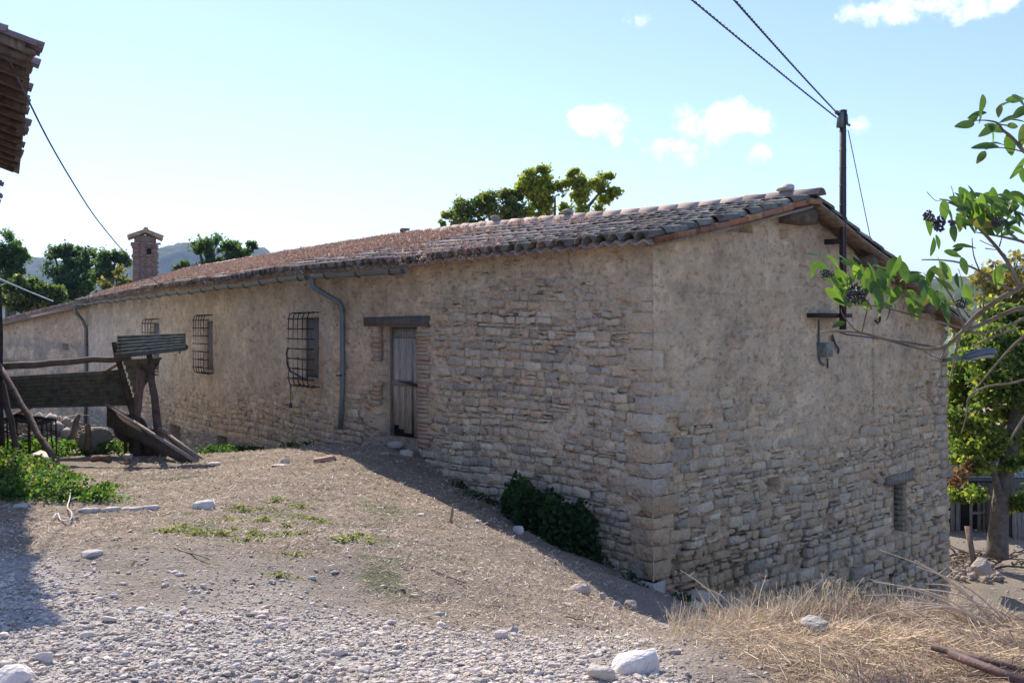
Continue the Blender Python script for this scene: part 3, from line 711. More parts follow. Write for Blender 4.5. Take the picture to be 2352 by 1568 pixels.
# verge tiles: flat clay tiles on edge under the roof edge, and boards, purlin ends
rr = random.Random(4)
for k in range(10):
    t = -.30+k*.36; a = RP(-.285, t)+np.array([0, 0, -.010]); b = RP(-.285, t+.38)+np.array([0, 0, -.020])
    V, T = plank(a, b, .05, .075, j=.006, seed=k); cols_ = [(.85, .45, .28), (1.0, .75, .45), (.8, .5, .35), (.9, .62, .42)]
    link('verge_tile', tri_mesh('verge_tile', V, T, np.array(cols_[k % 4])*(1.0 if 3 < k < 9 else .7)), M_tile, roof)
for k, (t0, t1, dz, w_) in enumerate(((-.1, 1.45, -.085, .30), (1.55, 3.2, -.09, .26))):
    V, T = plank(RP(-.10, t0, dz), RP(-.10, t1, dz), w_, .04, j=.015, seed=k)
    link('soffit_board', tri_mesh('soffit_board', V, T, (1.6, 1.55, 1.5)), M_wood, roof)
for k, (t0, t1, dz) in enumerate(((3.3, 5.0, -.07), (4.9, 6.9, -.07), (6.8, 8.38, -.07))):
    V, T = plank(RP(-.13, t0, dz), RP(-.13, t1, dz), .26, .05, j=.01, seed=k+9)
    link('soffit_board', tri_mesh('soffit_board', V, T, (1.3, 1.1, .9)), M_beam, roof)
def along(L, t, z): 
    xy = base(np.array(L))+perp(np.array(L))*t; return Vector((xy[0], xy[1], z))
for k, (t, w_, h) in enumerate(((3.05, .30, .20), (5.0, .12, .15), (6.9, .12, .15))):
    zc = float(roofz(0, t))-.11-h/2-.0; V, T = plank(along(-.22, t, zc), along(.5, t, zc), w_*2, h, j=.012, seed=k)
    link('purlin', tri_mesh('purlin', V, T, (.8, .75, .7)), M_beam, roof)
# end roof of the left wing
uC = np.arange(-.2, LC, .10); vC = np.linspace(-.35, 4.2, 12); Uc, Vc = np.meshgrid(uC, vC, indexing='ij')
def RC(u, v, dz=0):
    zz = EYE+np.interp(u, [0, 7.4, 12], [.93, .25, -.15])+v*np.interp(u, [0, 7.4, 12], [.19, .16, .1])
    return np.stack([K2[0]+dC[0]*u-nC[0]*v, K2[1]+dC[1]*u-nC[1]*v, zz+dz], -1)
tp_ = RC(Uc, Vc); tp_[..., 2] += .02*np.cos(Uc*31); bt_ = tp_.copy(); bt_[..., 2] -= .06
nu, nt_ = Uc.shape; V = np.concatenate([tp_.reshape(-1, 3), bt_.reshape(-1, 3)]); T1 = grid_tris(nu, nt_)
T = [T1, T1[:, ::-1]+nu*nt_, rim([i*nt_ for i in range(nu)]), rim([i*nt_+nt_-1 for i in range(nu)]), rim(list(range(nt_))), rim([(nu-1)*nt_+j for j in range(nt_)])]
wing = link('wing_roof', tri_mesh('wing_roof', V, np.concatenate(T), (.8, .8, .8), True), M_tile, house)
its = MB(); Ms = []; Lo = []; Kk = []
for c in range(int(LC/.21)):
    for r in range(10):
        u = c*.21; v = -.40+r*.36; p0 = RC(np.array(u), np.array(v)); p1 = RC(np.array(u), np.array(v+.4)); ax = p1-p0; ax /= np.linalg.norm(ax)
        s = np.cross(ax, [0, 0, 1]); s /= np.linalg.norm(s); Ms.append(np.stack([s, ax, np.cross(s, ax)], -1)); Lo.append(p0+[0, 0, .02]); Kk.append(np.ones(3)*rr.uniform(.6, 1.1))
its.add(*batch(*tiles[0], np.array(Ms), np.array(Lo), np.array(Kk))).build('far_roof_tiles', M_tile, wing, True, kind='stuff')
for k, (u0, u1) in enumerate(((-.1, 4), (4.05, 8), (8.05, 12))):
    V, T = plank(RC(np.array(u0), np.array(-.25), -.12), RC(np.array(u1), np.array(-.25), -.12), .2, .05, j=.02, seed=k)
    link('fascia_board', tri_mesh('fascia_board', V, T, (1.3, 1.25, 1.2)), M_wood, wing)
# dry stonecrop growing over the tiles
N = 110000; Lr = rng.uniform(1.4, LB, N); tr = rng.uniform(-.4, TR, N)
dn = fbm(Lr*1.2, tr*2.2, 80); cover = np.interp(Lr, [1.4, 3, 5, 7, 10, 27], [.08, .22, .45, .62, .80, .86])*np.interp(tr, [-.4, 0, .4, .9, 3, 3.27], [.35, .6, .9, 1.05, .95, .2])
clump = ((np.abs(Lr-2.9) < .35) | (np.abs(Lr-3.9) < .22) | (np.abs(Lr-4.6) < .15)) & (tr < .0)
keep = (dn < cover*.78) & (rng.random(N) < .95) | clump; Lr, tr = Lr[keep], tr[keep]
N2 = 30000; uu = rng.uniform(0, 11, N2); vv = rng.uniform(.0, 4, N2); kC = fbm(uu, vv, 81) < .62; uu, vv = uu[kC], vv[kC]
Ps = np.concatenate([RP(Lr, tr, .105), RC(uu, vv, .08)])
low = np.concatenate([(tr < -.0) & (Lr < 5.0), np.zeros(len(uu), bool)]); n = len(Ps)
Ps[:, 2] += rng.uniform(-.03, .05, n)-np.where(low, rng.uniform(0, .16, n), 0); Ps[:, :2] += np.where(low, rng.uniform(0, .12, n), 0)[:, None]*nA
bl = np.array([(-.5, 0, 0), (.5, 0, 0), (0, 0, 1.), (0, .5, .5)]); bt = np.array([(0, 1, 2), (0, 2, 3)])
dirs = rng.normal(size=(n, 3)); dirs[:, 2] = np.abs(dirs[:, 2])+.3; dirs /= np.linalg.norm(dirs, axis=1)[:, None]
sd_ = np.cross(dirs, rng.normal(size=(n, 3))); sd_ /= np.linalg.norm(sd_, axis=1)[:, None]; th_ = np.cross(sd_, dirs)
ln = rng.uniform(.03, .075, n)[:, None]; M = np.stack([sd_*ln*.5, th_*ln*.5, dirs*ln], -1)
K = np.array((.60, .40, .31))*rng.uniform(.6, 1.25, (n, 1))*np.where(rng.random((n, 1)) < .12, np.array([[1.1, 1.2, 1.0]]), 1)
link('dry_roof_plants', tri_mesh('dry_roof_plants', *batch(bl, bt, M, Ps, K)), M_straw, kind='stuff',
     label='pinkish brown dried stonecrop spread over the farmhouse roof tiles', cat='roof plants')
# ------------------------------------------------------------------ fittings of the house
WD = {'A': (K0, dA, nA), 'B': (K1, dB, nB), 'G': (K0, dG, nG), 'C': (K2, dC, nC)}
def PW(w, u, z, e=0.0):
    o, d, n = WD[w]; return Vector((o[0]+d[0]*u+n[0]*e, o[1]+d[1]*u+n[1]*e, z))
def hit_e(w, dx, dy, e):
    o, d, n = WD[w]; s, Y = hit2(o+n*e, d, dx); return s, EYE+(HY-dy)/F*Y
def WX(w, dx, dy, e=0.0):
    u, z = hit_e(w, dx, dy, e); return PW(w, u, z, e)
def wbox(w, u0, u1, z0, z1, e0, e1, j=.003, seed=0):
    o, d, n = WD[w]; c = PW(w, (u0+u1)/2, (z0+z1)/2, (e0+e1)/2)
    return obox(c, (d[0]*(u1-u0)/2, d[1]*(u1-u0)/2, 0), (n[0]*(e1-e0)/2, n[1]*(e1-e0)/2, 0), (0, 0, (z1-z0)/2), j, seed)
def one(name, VT, m, parent=None, tint=(1, 1, 1), smooth=False, **k):
    return link(name, tri_mesh(name, VT[0], VT[1], tint, smooth), m, parent, **k)
# door
WD['A'] = (K0+nA*.14, dA, nA)
a, c = hit_e('A', 957, 1010, -.125); b, t = hit_e('A', 889, 752, -.125)
door = one('door', wbox('A', a, b, c, t, -.30, -.27), M_dark, house, label='grey weathered plank door standing slightly ajar')
w_ = b-a; um = a+w_*.30     # u grows to the left in the picture
cuts = [a+.015, a+w_*.145, um-.008, um+.014, a+w_*.55, a+w_*.78, b-.015]
for i in range(6):
    if i == 2: continue
    u0, u1 = cuts[i]+.004, cuts[i+1]-.004
    zb = c+.02+(.10 if i == 4 else 0)+(.05 if i == 3 else 0)+(.16 if i == 5 else 0)
    e0 = -.262+(.02 if i < 2 else 0)
    V, T = wbox('A', u0, u1, zb, t-.17, e0, e0+.035, .004, i)
    if i < 2: V = [[p[0]+(-.03*nA[0]+.0*dA[0])*(1-(p[2]-zb)/(t-zb)), p[1]-.03*nA[1]*(1-(p[2]-zb)/(t-zb)), p[2]] for p in V]
    if i == 3: V = [[p[0]+(dA[0]*.03)*(1-(p[2]-zb)/(t-zb)), p[1]+dA[1]*.03*(1-(p[2]-zb)/(t-zb)), p[2]] for p in V]
    one('plank', (V, T), M_wood, door, (1.6*(.9+.05*i), 1.52*(.9+.05*i), 1.42*(.9+.05*i)))
one('head_board', wbox('A', a+.01, b-.01, t-.165, t-.01, -.262, -.225, .004), M_wood, door, (1.1, 1.1, 1.1))
zl = hit('A', 930, 880)[1]
one('cross_rail', wbox('A', um+.02, b-.02, zl-.05, zl+.04, -.225, -.205, .006), M_wood, door, (1.25, 1.2, 1.15))
one('cross_rail', wbox('A', a+.02, um-.02, zl-.07, zl+.02, -.205, -.185, .006), M_wood, door, (1.2, 1.15, 1.1))
one('latch', tube([PW('A', a+.03, zl-.03, -.17), PW('A', um, zl, -.165), PW('A', um+.30, zl+.02, -.18)], [.022, .03, .012], 5), M_iron, door)
jb = one('door_jamb', wbox('A', b-.015, b+.03, c, t, -.29, -.2, .008), M_wood, house, (.8, .75, .7))
WD['A'] = (K0, dA, nA)
a2, b2, c2, t2 = rect_of('A', 838, 727, 986, 746)
V, T = wbox('A', a2, b2, t2-.155, t2+.0, -.2, .035, .012, 4)
one('door_lintel', (V, T), M_wood, house, (.62, .60, .58), label='cracked dark timber lintel')
# grated windows
def window(x0, y0, x1, y1, nv, nh, oy0, oy1, broken=False):
    a, b, c, t = rect_of('B', x0, y0, x1, y1)
    wn_ = one('window', wbox('B', a, b, c, t, -.12, -.085), M_dark, house)
    one('shutter_board', wbox('B', a+.01, b-.06, c+.01, t-.01, -.083, -.06, .003), M_wood, wn_, (.85, .88, .92))
    one('window_frame', wbox('B', b-.06, b, c, t, -.083, -.05, .004), M_wood, wn_, (1.5, 1.35, 1.2))
    one('window_sill', wbox('B', a-.03, b+.03, c-.05, c, -.17, .045, .008), M_stone, wn_, (.35, .32, .29))
    zt = hit('B', x1, oy0)[1]; zb = hit('B', x0, oy1)[1]; mb = MB(); E = .23; r = .011
    ua, ub = a-.02, b+.10
    for i in range(nv):
        u = ua+(ub-ua)*i/(nv-1); s = .05*(i % 2)
        mb.add(*tube([PW('B', u, zt, -.02), PW('B', u, zt+.01, E*.6), PW('B', u, zt-.02, E*.9), PW('B', u, zt-.09, E), PW('B', u, (zt+zb)/2, E+.01), PW('B', u, zb+.10, E),
                       PW('B', u, zb+.02, E*.9), PW('B', u, zb-.01, E*.6), PW('B', u, zb+.01, -.02)], r, 5))
    for k in range(nh):
        z = zb+.13+(zt-zb-.24)*k/(nh-1); ja = random.uniform(.03, .07)
        mb.add(*tube([PW('B', ua-ja-.02, z, E-.10), PW('B', ua-.02, z+.004, E+.008), PW('B', (ua+ub)/2, z, E+.012), PW('B', ub+ja, z+.01, E+.01)], r, 5))
        mb.add(*tube([PW('B', ub+.02, z, E+.01), PW('B', ub+.03, z, -.02)], r*.9, 5))
    mb.build('window_grille', M_iron, wn_)
    if broken:
        mb = MB(); mb.add(*tube([PW('B', ub-.05, c+.55, .26), PW('B', ub+.0, c+.45, .27), PW('B', ub-.03, c+.25, .27), PW('B', ub-.12, c+.12, .25), PW('B', a+.1, c-.02, .2), PW('B', a, c+.03, .22)], .02, 5))
        mb.add(*tube([PW('B', ub, zb, .2), PW('B', ub, zb-.35, .19)], .006, 4)); mb.add(*tube([PW('B', ub, zb-.33, .19), PW('B', ub, zb-.42, .19)], .035, 5))
        mb.build('tangled_wire', M_pipe, wn_)
window(695, 728, 733, 868, 5, 7, 718, 884, True)
window(470, 737, 490, 850, 5, 7, 724, 855)
window(349, 742, 366, 850, 4, 6, 733, 858)
# iron lintel and frame of the gable window
a, b, c, t = rect_of('G', 2037, 1090, 2096, 1112)
gw = one('gable_window', wbox('G', *rect_of('G', 2051, 1112, 2083, 1222)[:2], *rect_of('G', 2051, 1112, 2083, 1222)[2:], -.34, -.30), M_dark, house)
one('window_lintel', wbox('G', a, b, t-.12, t+.02, -.12, .03, .018, 7), M_wood, gw, (1.25, 1.2, 1.1))
a, b, c, t = rect_of('G', 2051, 1112, 2066, 1218); one('jamb_plaster', wbox('G', a, b, c+.02, t, -.29, -.10, .01), M_mortar, gw, (.36, .26, .20))
for k in range(9):
    a, b, c, t = rect_of('G', 2067, 1112, 2083, 1222); h = (t-c)/9
    one('brick', wbox('G', b-.10, b+.01, c+k*h+.004, c+k*h+h-.008, -.28, -.02, .008, k), M_stone, gw, (.33, .29, .22))
a, b, c, t = rect_of('G', 2131, 876, 2142, 921); one('slit_window', wbox('G', a+.03, b+.0, c, t, -.2, -.17), M_dark, house)
# ledge stones left proud in the lower gable and the collapsed footing in front of it
foot = MB(); rr = random.Random(77)
for i in range(110):
    u = rr.uniform(.1, LG+.1); g = K0+dG*u; e = rr.uniform(.05, .55); p = g+nG*e; zg = Hp(p[0], p[1]); s = rr.uniform(.08, .22)
    V, T = rock_shape(i, 2, 8, .05); M = np.diag([s, s*.7, s*.5])@np.eye(3); a_ = rr.uniform(0, 6); Rz = np.array([[math.cos(a_), -math.sin(a_), 0], [math.sin(a_), math.cos(a_), 0], [0, 0, 1]])
    foot.add(V@(Rz@M).T+np.array([p[0], p[1], zg+s*.15]), T, STONE_T[rr.randrange(8)]*rr.uniform(.85, 1.1))
foot.build('footing_stones', M_stone, wallG, kind='stuff')
# gutters with straps, downpipes
def gutter(L0, L1, z0, z1, seedn, name='gutter'):
    n = max(4, int((L1-L0)/.4)); Ls_ = np.linspace(L0, L1, n); V = []; seg = 8
    for i, L in enumerate(Ls_):
        xy = base(np.array(L))-perp(np.array(L))*.47; zz = z0+(z1-z0)*(L-L0)/(L1-L0)+.012*math.sin(L*1.7)
        for k in range(seg+1):
            a = math.pi*k/seg; off = -math.cos(a)*.068; q = xy+perp(np.array(L))*off; V.append((q[0], q[1], zz-math.sin(a)*.075))
    n1 = len(V); V2 = [(v[0], v[1], v[2]+.006) for v in V]; g = grid_tris(n, seg+1)
    T = np.concatenate([g, g[:, ::-1]+n1])
    cap = []
    for r0 in (0, (n-1)*(seg+1)):
        cap += [(r0, r0+k, r0+k+1) for k in range(1, seg)]
    T = np.concatenate([T, cap])
    gt = link(name, tri_mesh(name, V+V2, T, (1, 1, 1), True), M_zinc, house)
    L = L0+.3
    while L < L1:
        xy = base(np.array(L)); pp = perp(np.array(L)); zz = z0+(z1-z0)*(L-L0)/(L1-L0)+.012*math.sin(L*1.7)
        pts = []
        for k in range(9):
            a = math.pi*k/8; q = xy-pp*.47+pp*(-math.cos(a)*.074); pts.append((q[0], q[1], zz-math.sin(a)*.082))
        one('gutter_strap', tube(pts, .008, 4), M_iron, gt, smooth=True); L += .92
    return gt
gutter(4.43, 7.0, EYE+.885, EYE+.93, 1); gutter(7.18, 27.4, EYE+.91, EYE+.82, 2)
def pipe(pts, r, seg=9): return tube(pts, r, seg)
def smooth_path(P, n=6):
    P = [Vector(p) for p in P]; out = []
    for i in range(len(P)-1):
        p0 = P[max(0, i-1)]; p1 = P[i]; p2 = P[i+1]; p3 = P[min(len(P)-1, i+2)]
        for k in range(n):
            t = k/n; out.append(.5*((2*p1)+(-p0+p2)*t+(2*p0-5*p1+4*p2-p3)*t*t+(-p0+3*p1-3*p2+p3)*t**3))
    out.append(P[-1]); return out
uA = LA-.02
dp1 = [PW('A', uA-.05, EYE+.86, .44), PW('A', uA-.05, EYE+.72, .42), PW('A', uA-.18, EYE+.58, .25), PW('A', uA-.36, EYE+.42, .10), PW('A', uA-.40, EYE+.2, .075)]
zb = hit('A', 797, 985)[1]
dp1 = smooth_path(dp1, 5)+[PW('A', uA-.41, EYE-.5, .075), PW('A', uA-.40, EYE-1.1, .075), PW('A', uA-.36, zb, .085)]
dpp = one('downpipe', pipe(dp1, .046), M_zinc, house, smooth=True)
one('pipe_clip', tube([PW('A', uA-.40, EYE-.78, .13), PW('A', uA-.40, EYE-.80, .13)], .06, 8), M_iron, dpp)
one('pipe_clip', tube([PW('A', uA-.30, EYE-.78, .02), PW('A', uA-.52, EYE-.765, .09)], .01, 4), M_iron, dpp)
ub = LB-LA-.15
dp2 = smooth_path([PW('B', ub, EYE+.74, .45), PW('B', ub, EYE+.55, .42), PW('B', ub+.1, EYE+.3, .2), PW('B', ub+.15, EYE, .08)], 4)+[PW('B', ub+.15, EYE-2, .08), PW('B', ub+.2, EYE-3.5, .1)]
one('downpipe', pipe(dp2, .055), M_zinc, house, smooth=True)
# chimney
chL = hit2(K1+pB*2.2, dB, 334); cp = np.array(K1+pB*2.2+dB*chL[0]); cY = cp[1]
def cz(dy): return EYE+(HY-dy)/F*cY
hw = 71/F*cY/2*.80
fx = np.array([.93, .37]); fx /= np.linalg.norm(fx); fy = np.array([-fx[1], fx[0]])
def cbox(hx, hy, z0, z1, j=.01, seed=0, off=(0, 0)):
    c = cp+fx*off[0]+fy*off[1]; return obox((c[0], c[1], (z0+z1)/2), (fx[0]*hx, fx[1]*hx, 0), (fy[0]*hy, fy[1]*hy, 0), (0, 0, (z1-z0)/2), j, seed)
chim = one('chimney', cbox(hw*.9, hw*.8, cz(680), cz(560), .004), M_brick, house, (.30, .22, .175))
z = cz(665); k = 0; rr = random.Random(9)
zs_h = (cz(588), cz(575))
while z < cz(563):
    h = .085; mid = zs_h[0]-.02 < z < zs_h[1]+.05
    pr = .035 if (z > cz(572) or abs(z-cz(590)) < .06) else 0
    if z > cz(568): pr = .07
    n = 4
    for q in range(n):
        for sx, side in ((1, 'f'), (1, 's')):
            col_ = np.array(rr.choice([(.36, .25, .195), (.33, .235, .19), (.38, .28, .22), (.30, .23, .20)]))*rr.uniform(.85, 1.1)
            hx = hw*.92+pr; hy = hw*.82+pr
            if side == 'f':
                w0 = -hx+2*hx*q/n+(.04 if k % 2 else 0); w1 = w0+2*hx/n-.012
                if mid and q in (2,): continue
                V, T = cbox((w1-w0)/2, .05, z, z+h-.012, .006, k*9+q, ((w0+w1)/2, -hy+.03))
            else:
                if q > 2: continue
                w0 = -hy+2*hy*q/3; w1 = w0+2*hy/3-.012
                V, T = cbox(.05, (w1-w0)/2, z, z+h-.012, .006, k*9+q+400, (-hx+.03, (w0+w1)/2))
            one('brick', (V, T), M_brick, chim, col_)
    z += h; k += 1
one('flue_opening', cbox(.075, .02, zs_h[0]-.03, zs_h[1]+.04, .0, 0, (hw*.24, -hw*.80)), M_dark, chim)
one('chimney_head', cbox(hw*.80, hw*.72, cz(561), cz(542), .006), M_mortar, chim, (.30, .25, .21))
one('head_opening', cbox(.02, hw*.3, cz(560), cz(546), .0, 0, (-hw*.80, 0)), M_dark, chim)
# small pitched cap
V = []
for sy in (-1, 1):
    for sx, zz in ((-1.30, cz(550)), (0, cz(535.5)), (1.30, cz(551))):
        for dz in (0, .06):
            p = cp+fx*hw*sx+fy*hw*sy*1.1; V.append((p[0], p[1], zz+dz))
T = [(0, 2, 8), (0, 8, 6), (2, 4, 10), (2, 10, 8), (1, 7, 9), (1, 9, 3), (3, 9, 11), (3, 11, 5), (0, 1, 3), (0, 3, 2), (2, 3, 5), (2, 5, 4), (6, 8, 9), (6, 9, 7), (8, 10, 11), (8, 11, 9), (0, 6, 7), (0, 7, 1), (4, 5, 11), (4, 11, 10)]
cap = one('chimney_cap', (V, T), M_tile, chim, (1, .95, .85))
for k in range(4):
    for s in (-1, 1):
        p0 = cp+fx*hw*1.32*s+fy*hw*(-.85+k*.56); p1 = cp+fy*hw*(-.85+k*.56)
        one('cap_tile', tube([(p0[0], p0[1], cz(550)+.05), (p1[0], p1[1], cz(535.5)+.06)], [.085, .075], 7), M_tile, cap, (.95, .92, .8))
one('cap_tile', tube([tuple(cp-fy*hw*1.2)+(cz(535.5)+.08,), tuple(cp+fy*hw*1.2)+(cz(535.5)+.08,)], .1, 8), M_tile, cap, (1.1, 1.05, .9))
def slab(loc, wx, wy, h, label, seed, tint=(1, 1, 1), rz=0, tilt=(0, 0), name='rock', cat='rock', n=11, m=None):
    """flat broken stone: uneven polygon with chipped sides"""
    r2 = random.Random(seed); an = sorted(r2.uniform(0, 2*math.pi) for _ in range(n)); an = [a*.5+(2*math.pi*i/n)*.5 for i, a in enumerate(an)]
    rad = [r2.uniform(.78, 1.08) for _ in an]; V = []
    for k, (sc, z) in enumerate(((1.04, -.6), (1.02, -.1), (.95, .30), (.80, .5))):
        for a, q in zip(an, rad):
            sq = 1/max(abs(math.cos(a)), abs(math.sin(a)))**.6; f = sc*q*sq*r2.uniform(.96, 1.04)
            V.append(Vector((math.cos(a)*f*wx/2, math.sin(a)*f*wy/2, (z+r2.uniform(-.07, .07)+(.12*math.cos(a) if k > 1 else 0))*h)))
    V.append(Vector((0, 0, sum(v.z for v in V[-n:])/n+.10*h))); T = list(map(tuple, grid_tris(4, n, wrap=True)))+[(3*n+i, 3*n+(i+1) % n, 4*n) for i in range(n)]
    M = Matrix.Rotation(rz, 3, 'Z') @ Matrix.Rotation(tilt[0], 3, 'X') @ Matrix.Rotation(tilt[1], 3, 'Y')
    o = link(name, tri_mesh(name, [list(M @ v) for v in V], T, tint), m or M_rock); o.location = loc
    return setp(o, label, cat)
# stones weighing down the ridge
def rock(loc, size, label=None, seed=0, tint=(1, 1, 1), rz=0, name='rock', m=None, cat='rock', group=None, sub=2, flat=.8, cuts=9, kind=None, tilt=0):
    V, T = rock_shape(seed, sub, cuts, .045 if sub < 3 else .03, .55)
    s = np.array(size)/2; a_ = rz; Rz = np.array([[math.cos(a_), -math.sin(a_), 0], [math.sin(a_), math.cos(a_), 0], [0, 0, 1]])
    Rt = np.array([[1, 0, 0], [0, math.cos(tilt), -math.sin(tilt)], [0, math.sin(tilt), math.cos(tilt)]])
    V = (V*s)@(Rz@Rt).T
    me = tri_mesh(name, V, T, tint); o = link(name, me, m or M_rock); o.location = loc
    return setp(o, label, cat, group, kind)
for dx, w3, lb, tn in ((1806, .24, 'pale flat stone weighing down the ridge beside the gable peak', (.9, .9, .85)), (1305, .2, 'grey lump of stone on the ridge right of the sagging tile', (.5, .5, .47)),
                       (1138, .2, 'dark squared stone on the ridge below the left treetop', (.4, .4, .38)), (930, .22, 'dark pointed stone perched alone on the ridge halfway along', (.38, .36, .30))):
    Lx = np.linspace(-.3, 20, 3000); p = RP(Lx, np.full_like(Lx, TR)); q, _ = proj(p[:, 0], p[:, 1], p[:, 2]); i = np.argmin(abs(q-dx))
    rock((p[i][0], p[i][1], p[i][2]+.195), (w3*1.3, w3*.9, .14), lb, int(dx), tn, rz=2.3, name='ridge_stone', cat='stone')

# ------------------------------------------------------------------ the roof corner of the barn at the left
Rn = np.array([-5.01, 10.5]); dR = np.array([-.455, .890]); dR /= np.linalg.norm(dR); uR = np.array([-dR[1], dR[0]])
barn = empty('barn', (-6.5, 11, 0), 'barn at the upper left edge showing only its ragged tiled eave', 'barn')
zE = EYE+2.91
def BP(s, v, dz=0): return Vector((Rn[0]+dR[0]*s+uR[0]*v, Rn[1]+dR[1]*s+uR[1]*v, zE+v*.33+dz))
def wallbox(s0, s1, v0, v1, z0, z1):
    P = [Vector((*(Rn+dR*s+uR*v), z)) for z in (z0, z1) for s, v in ((s0, v0), (s1, v0), (s1, v1), (s0, v1))]; return box8(P)
one('barn_wall', wallbox(.15, 16.6, .62, 6.5, -3, zE+.12), M_mortar, barn, (.42, .40, .30))
bro = one('barn_roof', box8([BP(-.05, .05, -.06), BP(9.0, .05, -.06), BP(9.0, 6.8, -.06), BP(-.05, 6.8, -.06), BP(-.05, .05, 0), BP(9.0, .05, 0), BP(9.0, 6.8, 0), BP(-.05, 6.8, 0)]), M_beam, barn)
one('lower_roof', box8([BP(11.9, .4, -.06), BP(16.8, .4, -.06), BP(16.8, 6.8, -.06), BP(11.9, 6.8, -.06), BP(11.9, .4, 0), BP(16.8, .4, 0), BP(16.8, 6.8, 0), BP(11.9, 6.8, 0)]), M_beam, barn)
rr = random.Random(31); s = -.02; k = 0
while s < 16.8:
    if 9.0 < s < 11.9: s = 11.95
    w3 = .19; v0 = .07+rr.uniform(-.07, .07)-(.05 if rr.random() < .2 else 0)
    if 8.3 < s < 9.8: v0 += .12+.05*(s-8.3)
    if s > 11.9: v0 += .36+rr.uniform(-.04, .08)
    for r in range(2 if s < 4 else 1):
        tv, tt = tiles[k % 5]; p0 = BP(s, v0+r*.34, .035+.02*r); p1 = BP(s, v0+r*.34+.4, .035)
        ax = (p1-p0).normalized(); sx = ax.cross(Vector((0, 0, 1))).normalized(); up = sx.cross(ax); g = rr.uniform(.45, .8)
        me = tri_mesh('barn_tile', tv, tt, (g*.9, g*.85, g*.95), True); me.materials.append(M_tile)
        o = bpy.data.objects.new('barn_tile', me); C.objects.link(o); o.parent = bro; M3 = Matrix((sx, ax, up)).transposed().to_4x4(); M3.translation = p0; o.matrix_basis = M3
    # flat pan tile under the gap
    a0 = BP(s+.10, v0+.06, .0); b0 = BP(s+.10, v0+.55, .0); V, T = plank(a0, b0, .16, .022, j=.008, seed=k)
    one('pan_tile', (V, T), M_tile, bro, (.55, .5, .55)); s += w3; k += 1
for k in range(14):
    s0 = .05+k*.64; V, T = plank(BP(s0, .10+rr.uniform(-.04, .06), -.10), BP(s0, .75, -.10), .10, .09, j=.008, seed=k); one('rafter', (V, T), M_beam, bro, (.8, .7, .7))
one('verge_board', plank(BP(-.03, .12, .0), BP(-.03, 5, .0), .05, .12, j=.01), M_wood, bro, (1.2, 1.1, 1))
for k in range(12):
    p0 = BP(.03, .12+k*.34, .045); p1 = BP(.03, .12+k*.34+.4, .04); one('barn_tile', tube([p0, p1], [.085, .07], 8), M_tile, bro, (.8, .75, .7))

# ------------------------------------------------------------------ lean-to frame of poles and fibre cement sheets
YS = 16.4
shed = empty('pole_shelter', tuple(W(340, 1046, YS)), 'rickety shelter of rough poles carrying two corrugated grey sheets', 'shelter')
def corr(name, p00, p10, p01, p11, n, amp, parent, m, tint=(1, 1, 1), th=.01, nv=6):
    """corrugated sheet; the waves run across the p00-p01 side"""
    p00, p10, p01, p11 = map(Vector, (p00, p10, p01, p11)); nrm_ = (p10-p00).cross(p01-p00).normalized(); nu_ = n*8+1; V = []
    for i in range(nu_):
        f = i/(nu_-1)
        for j in range(nv):
            g = j/(nv-1); p = (p00.lerp(p10, g)).lerp(p01.lerp(p11, g), f)+nrm_*(amp*math.cos(f*n*2*math.pi)); V.append(p)
    n1 = len(V); V2 = [v-nrm_*th for v in V]; g = grid_tris(nu_, nv)
    def rm(idx): return [t for a, b in zip(idx[:-1], idx[1:]) for t in ((a, b, b+n1), (a, b+n1, a+n1))]
    T = np.concatenate([g, g[:, ::-1]+n1, rm(list(range(nv))), rm([(nu_-1)*nv+j for j in range(nv)]), rm([i*nv for i in range(nu_)]), rm([i*nv+nv-1 for i in range(nu_)])])
    return link(name, tri_mesh(name, [list(v) for v in V+V2], T, tint, False), m, parent)
corr('corrugated_sheet', W(270, 771, 16.9), W(426, 766, 16.9), W(268, 820, 16.1), W(427, 802, 16.1), 6, .022, shed, M_eternit, (.95, .92, .80))
corr('corrugated_sheet', W(-20, 868, 17.0), W(286, 850, 17.0), W(-22, 940, 17.5), W(312, 932, 17.5), 9, .022, shed, M_eternit, (1.15, 1.12, 1.0))
corr('corrugated_sheet', W(283, 826, 17.6), W(372, 822, 17.2), W(318, 935, 18.2), W(325, 900, 18.0), 7, .02, shed, M_eternit, (1.0, .98, .88))
def pole(name, pts, r, m=M_log, tint=(1, 1, 1), amp=.02, seed=0, parent=shed, n=8, seg=8):
    return one(name, tube(wob(pts[0], pts[1], n, amp, seed), r, seg), m, parent, tint, True)
pole('cross_pole', (W(-10, 842, 16.4), W(300, 821, 16.5)), [.06, .055, .05, .045], amp=.018, seed=1, tint=(.75, .75, .75))
pole('rail_log', (W(262, 818, 16.3), W(412, 797, 16.5)), [.055, .05], M_log, (1.2, .95, .75), .01, 2)
pole('rail_log', (W(380, 800, 16.9), W(428, 797, 16.7)), [.04, .045], M_log, (.5, .5, .5), .004, 3)
pole('batten', (W(235, 858, 17.1), W(278, 832, 16.8)), [.022, .028], M_log, (1.7, 1.5, 1.3), .002, 4)
pole('post', (W(341, 808, 16.6), W(372, 1052, 16.4)), [.05, .06, .07, .085], M_log, (.55, .55, .58), .015, 5)
pole('post', (W(262, 786, 16.5), W(308, 972, 16.5)), [.045, .05, .045], M_log, (.35, .33, .3), .015, 6)
pole('post', (W(325, 848, 17.5), W(308, 1000, 17.5)), [.08, .08], M_wood, (.9, .75, .75), .004, 7)
pole('post', (W(-1, 660, 16.2), W(4, 1050, 16.2)), [.035, .04, .05], M_log, (.28, .28, .32), .012, 8)
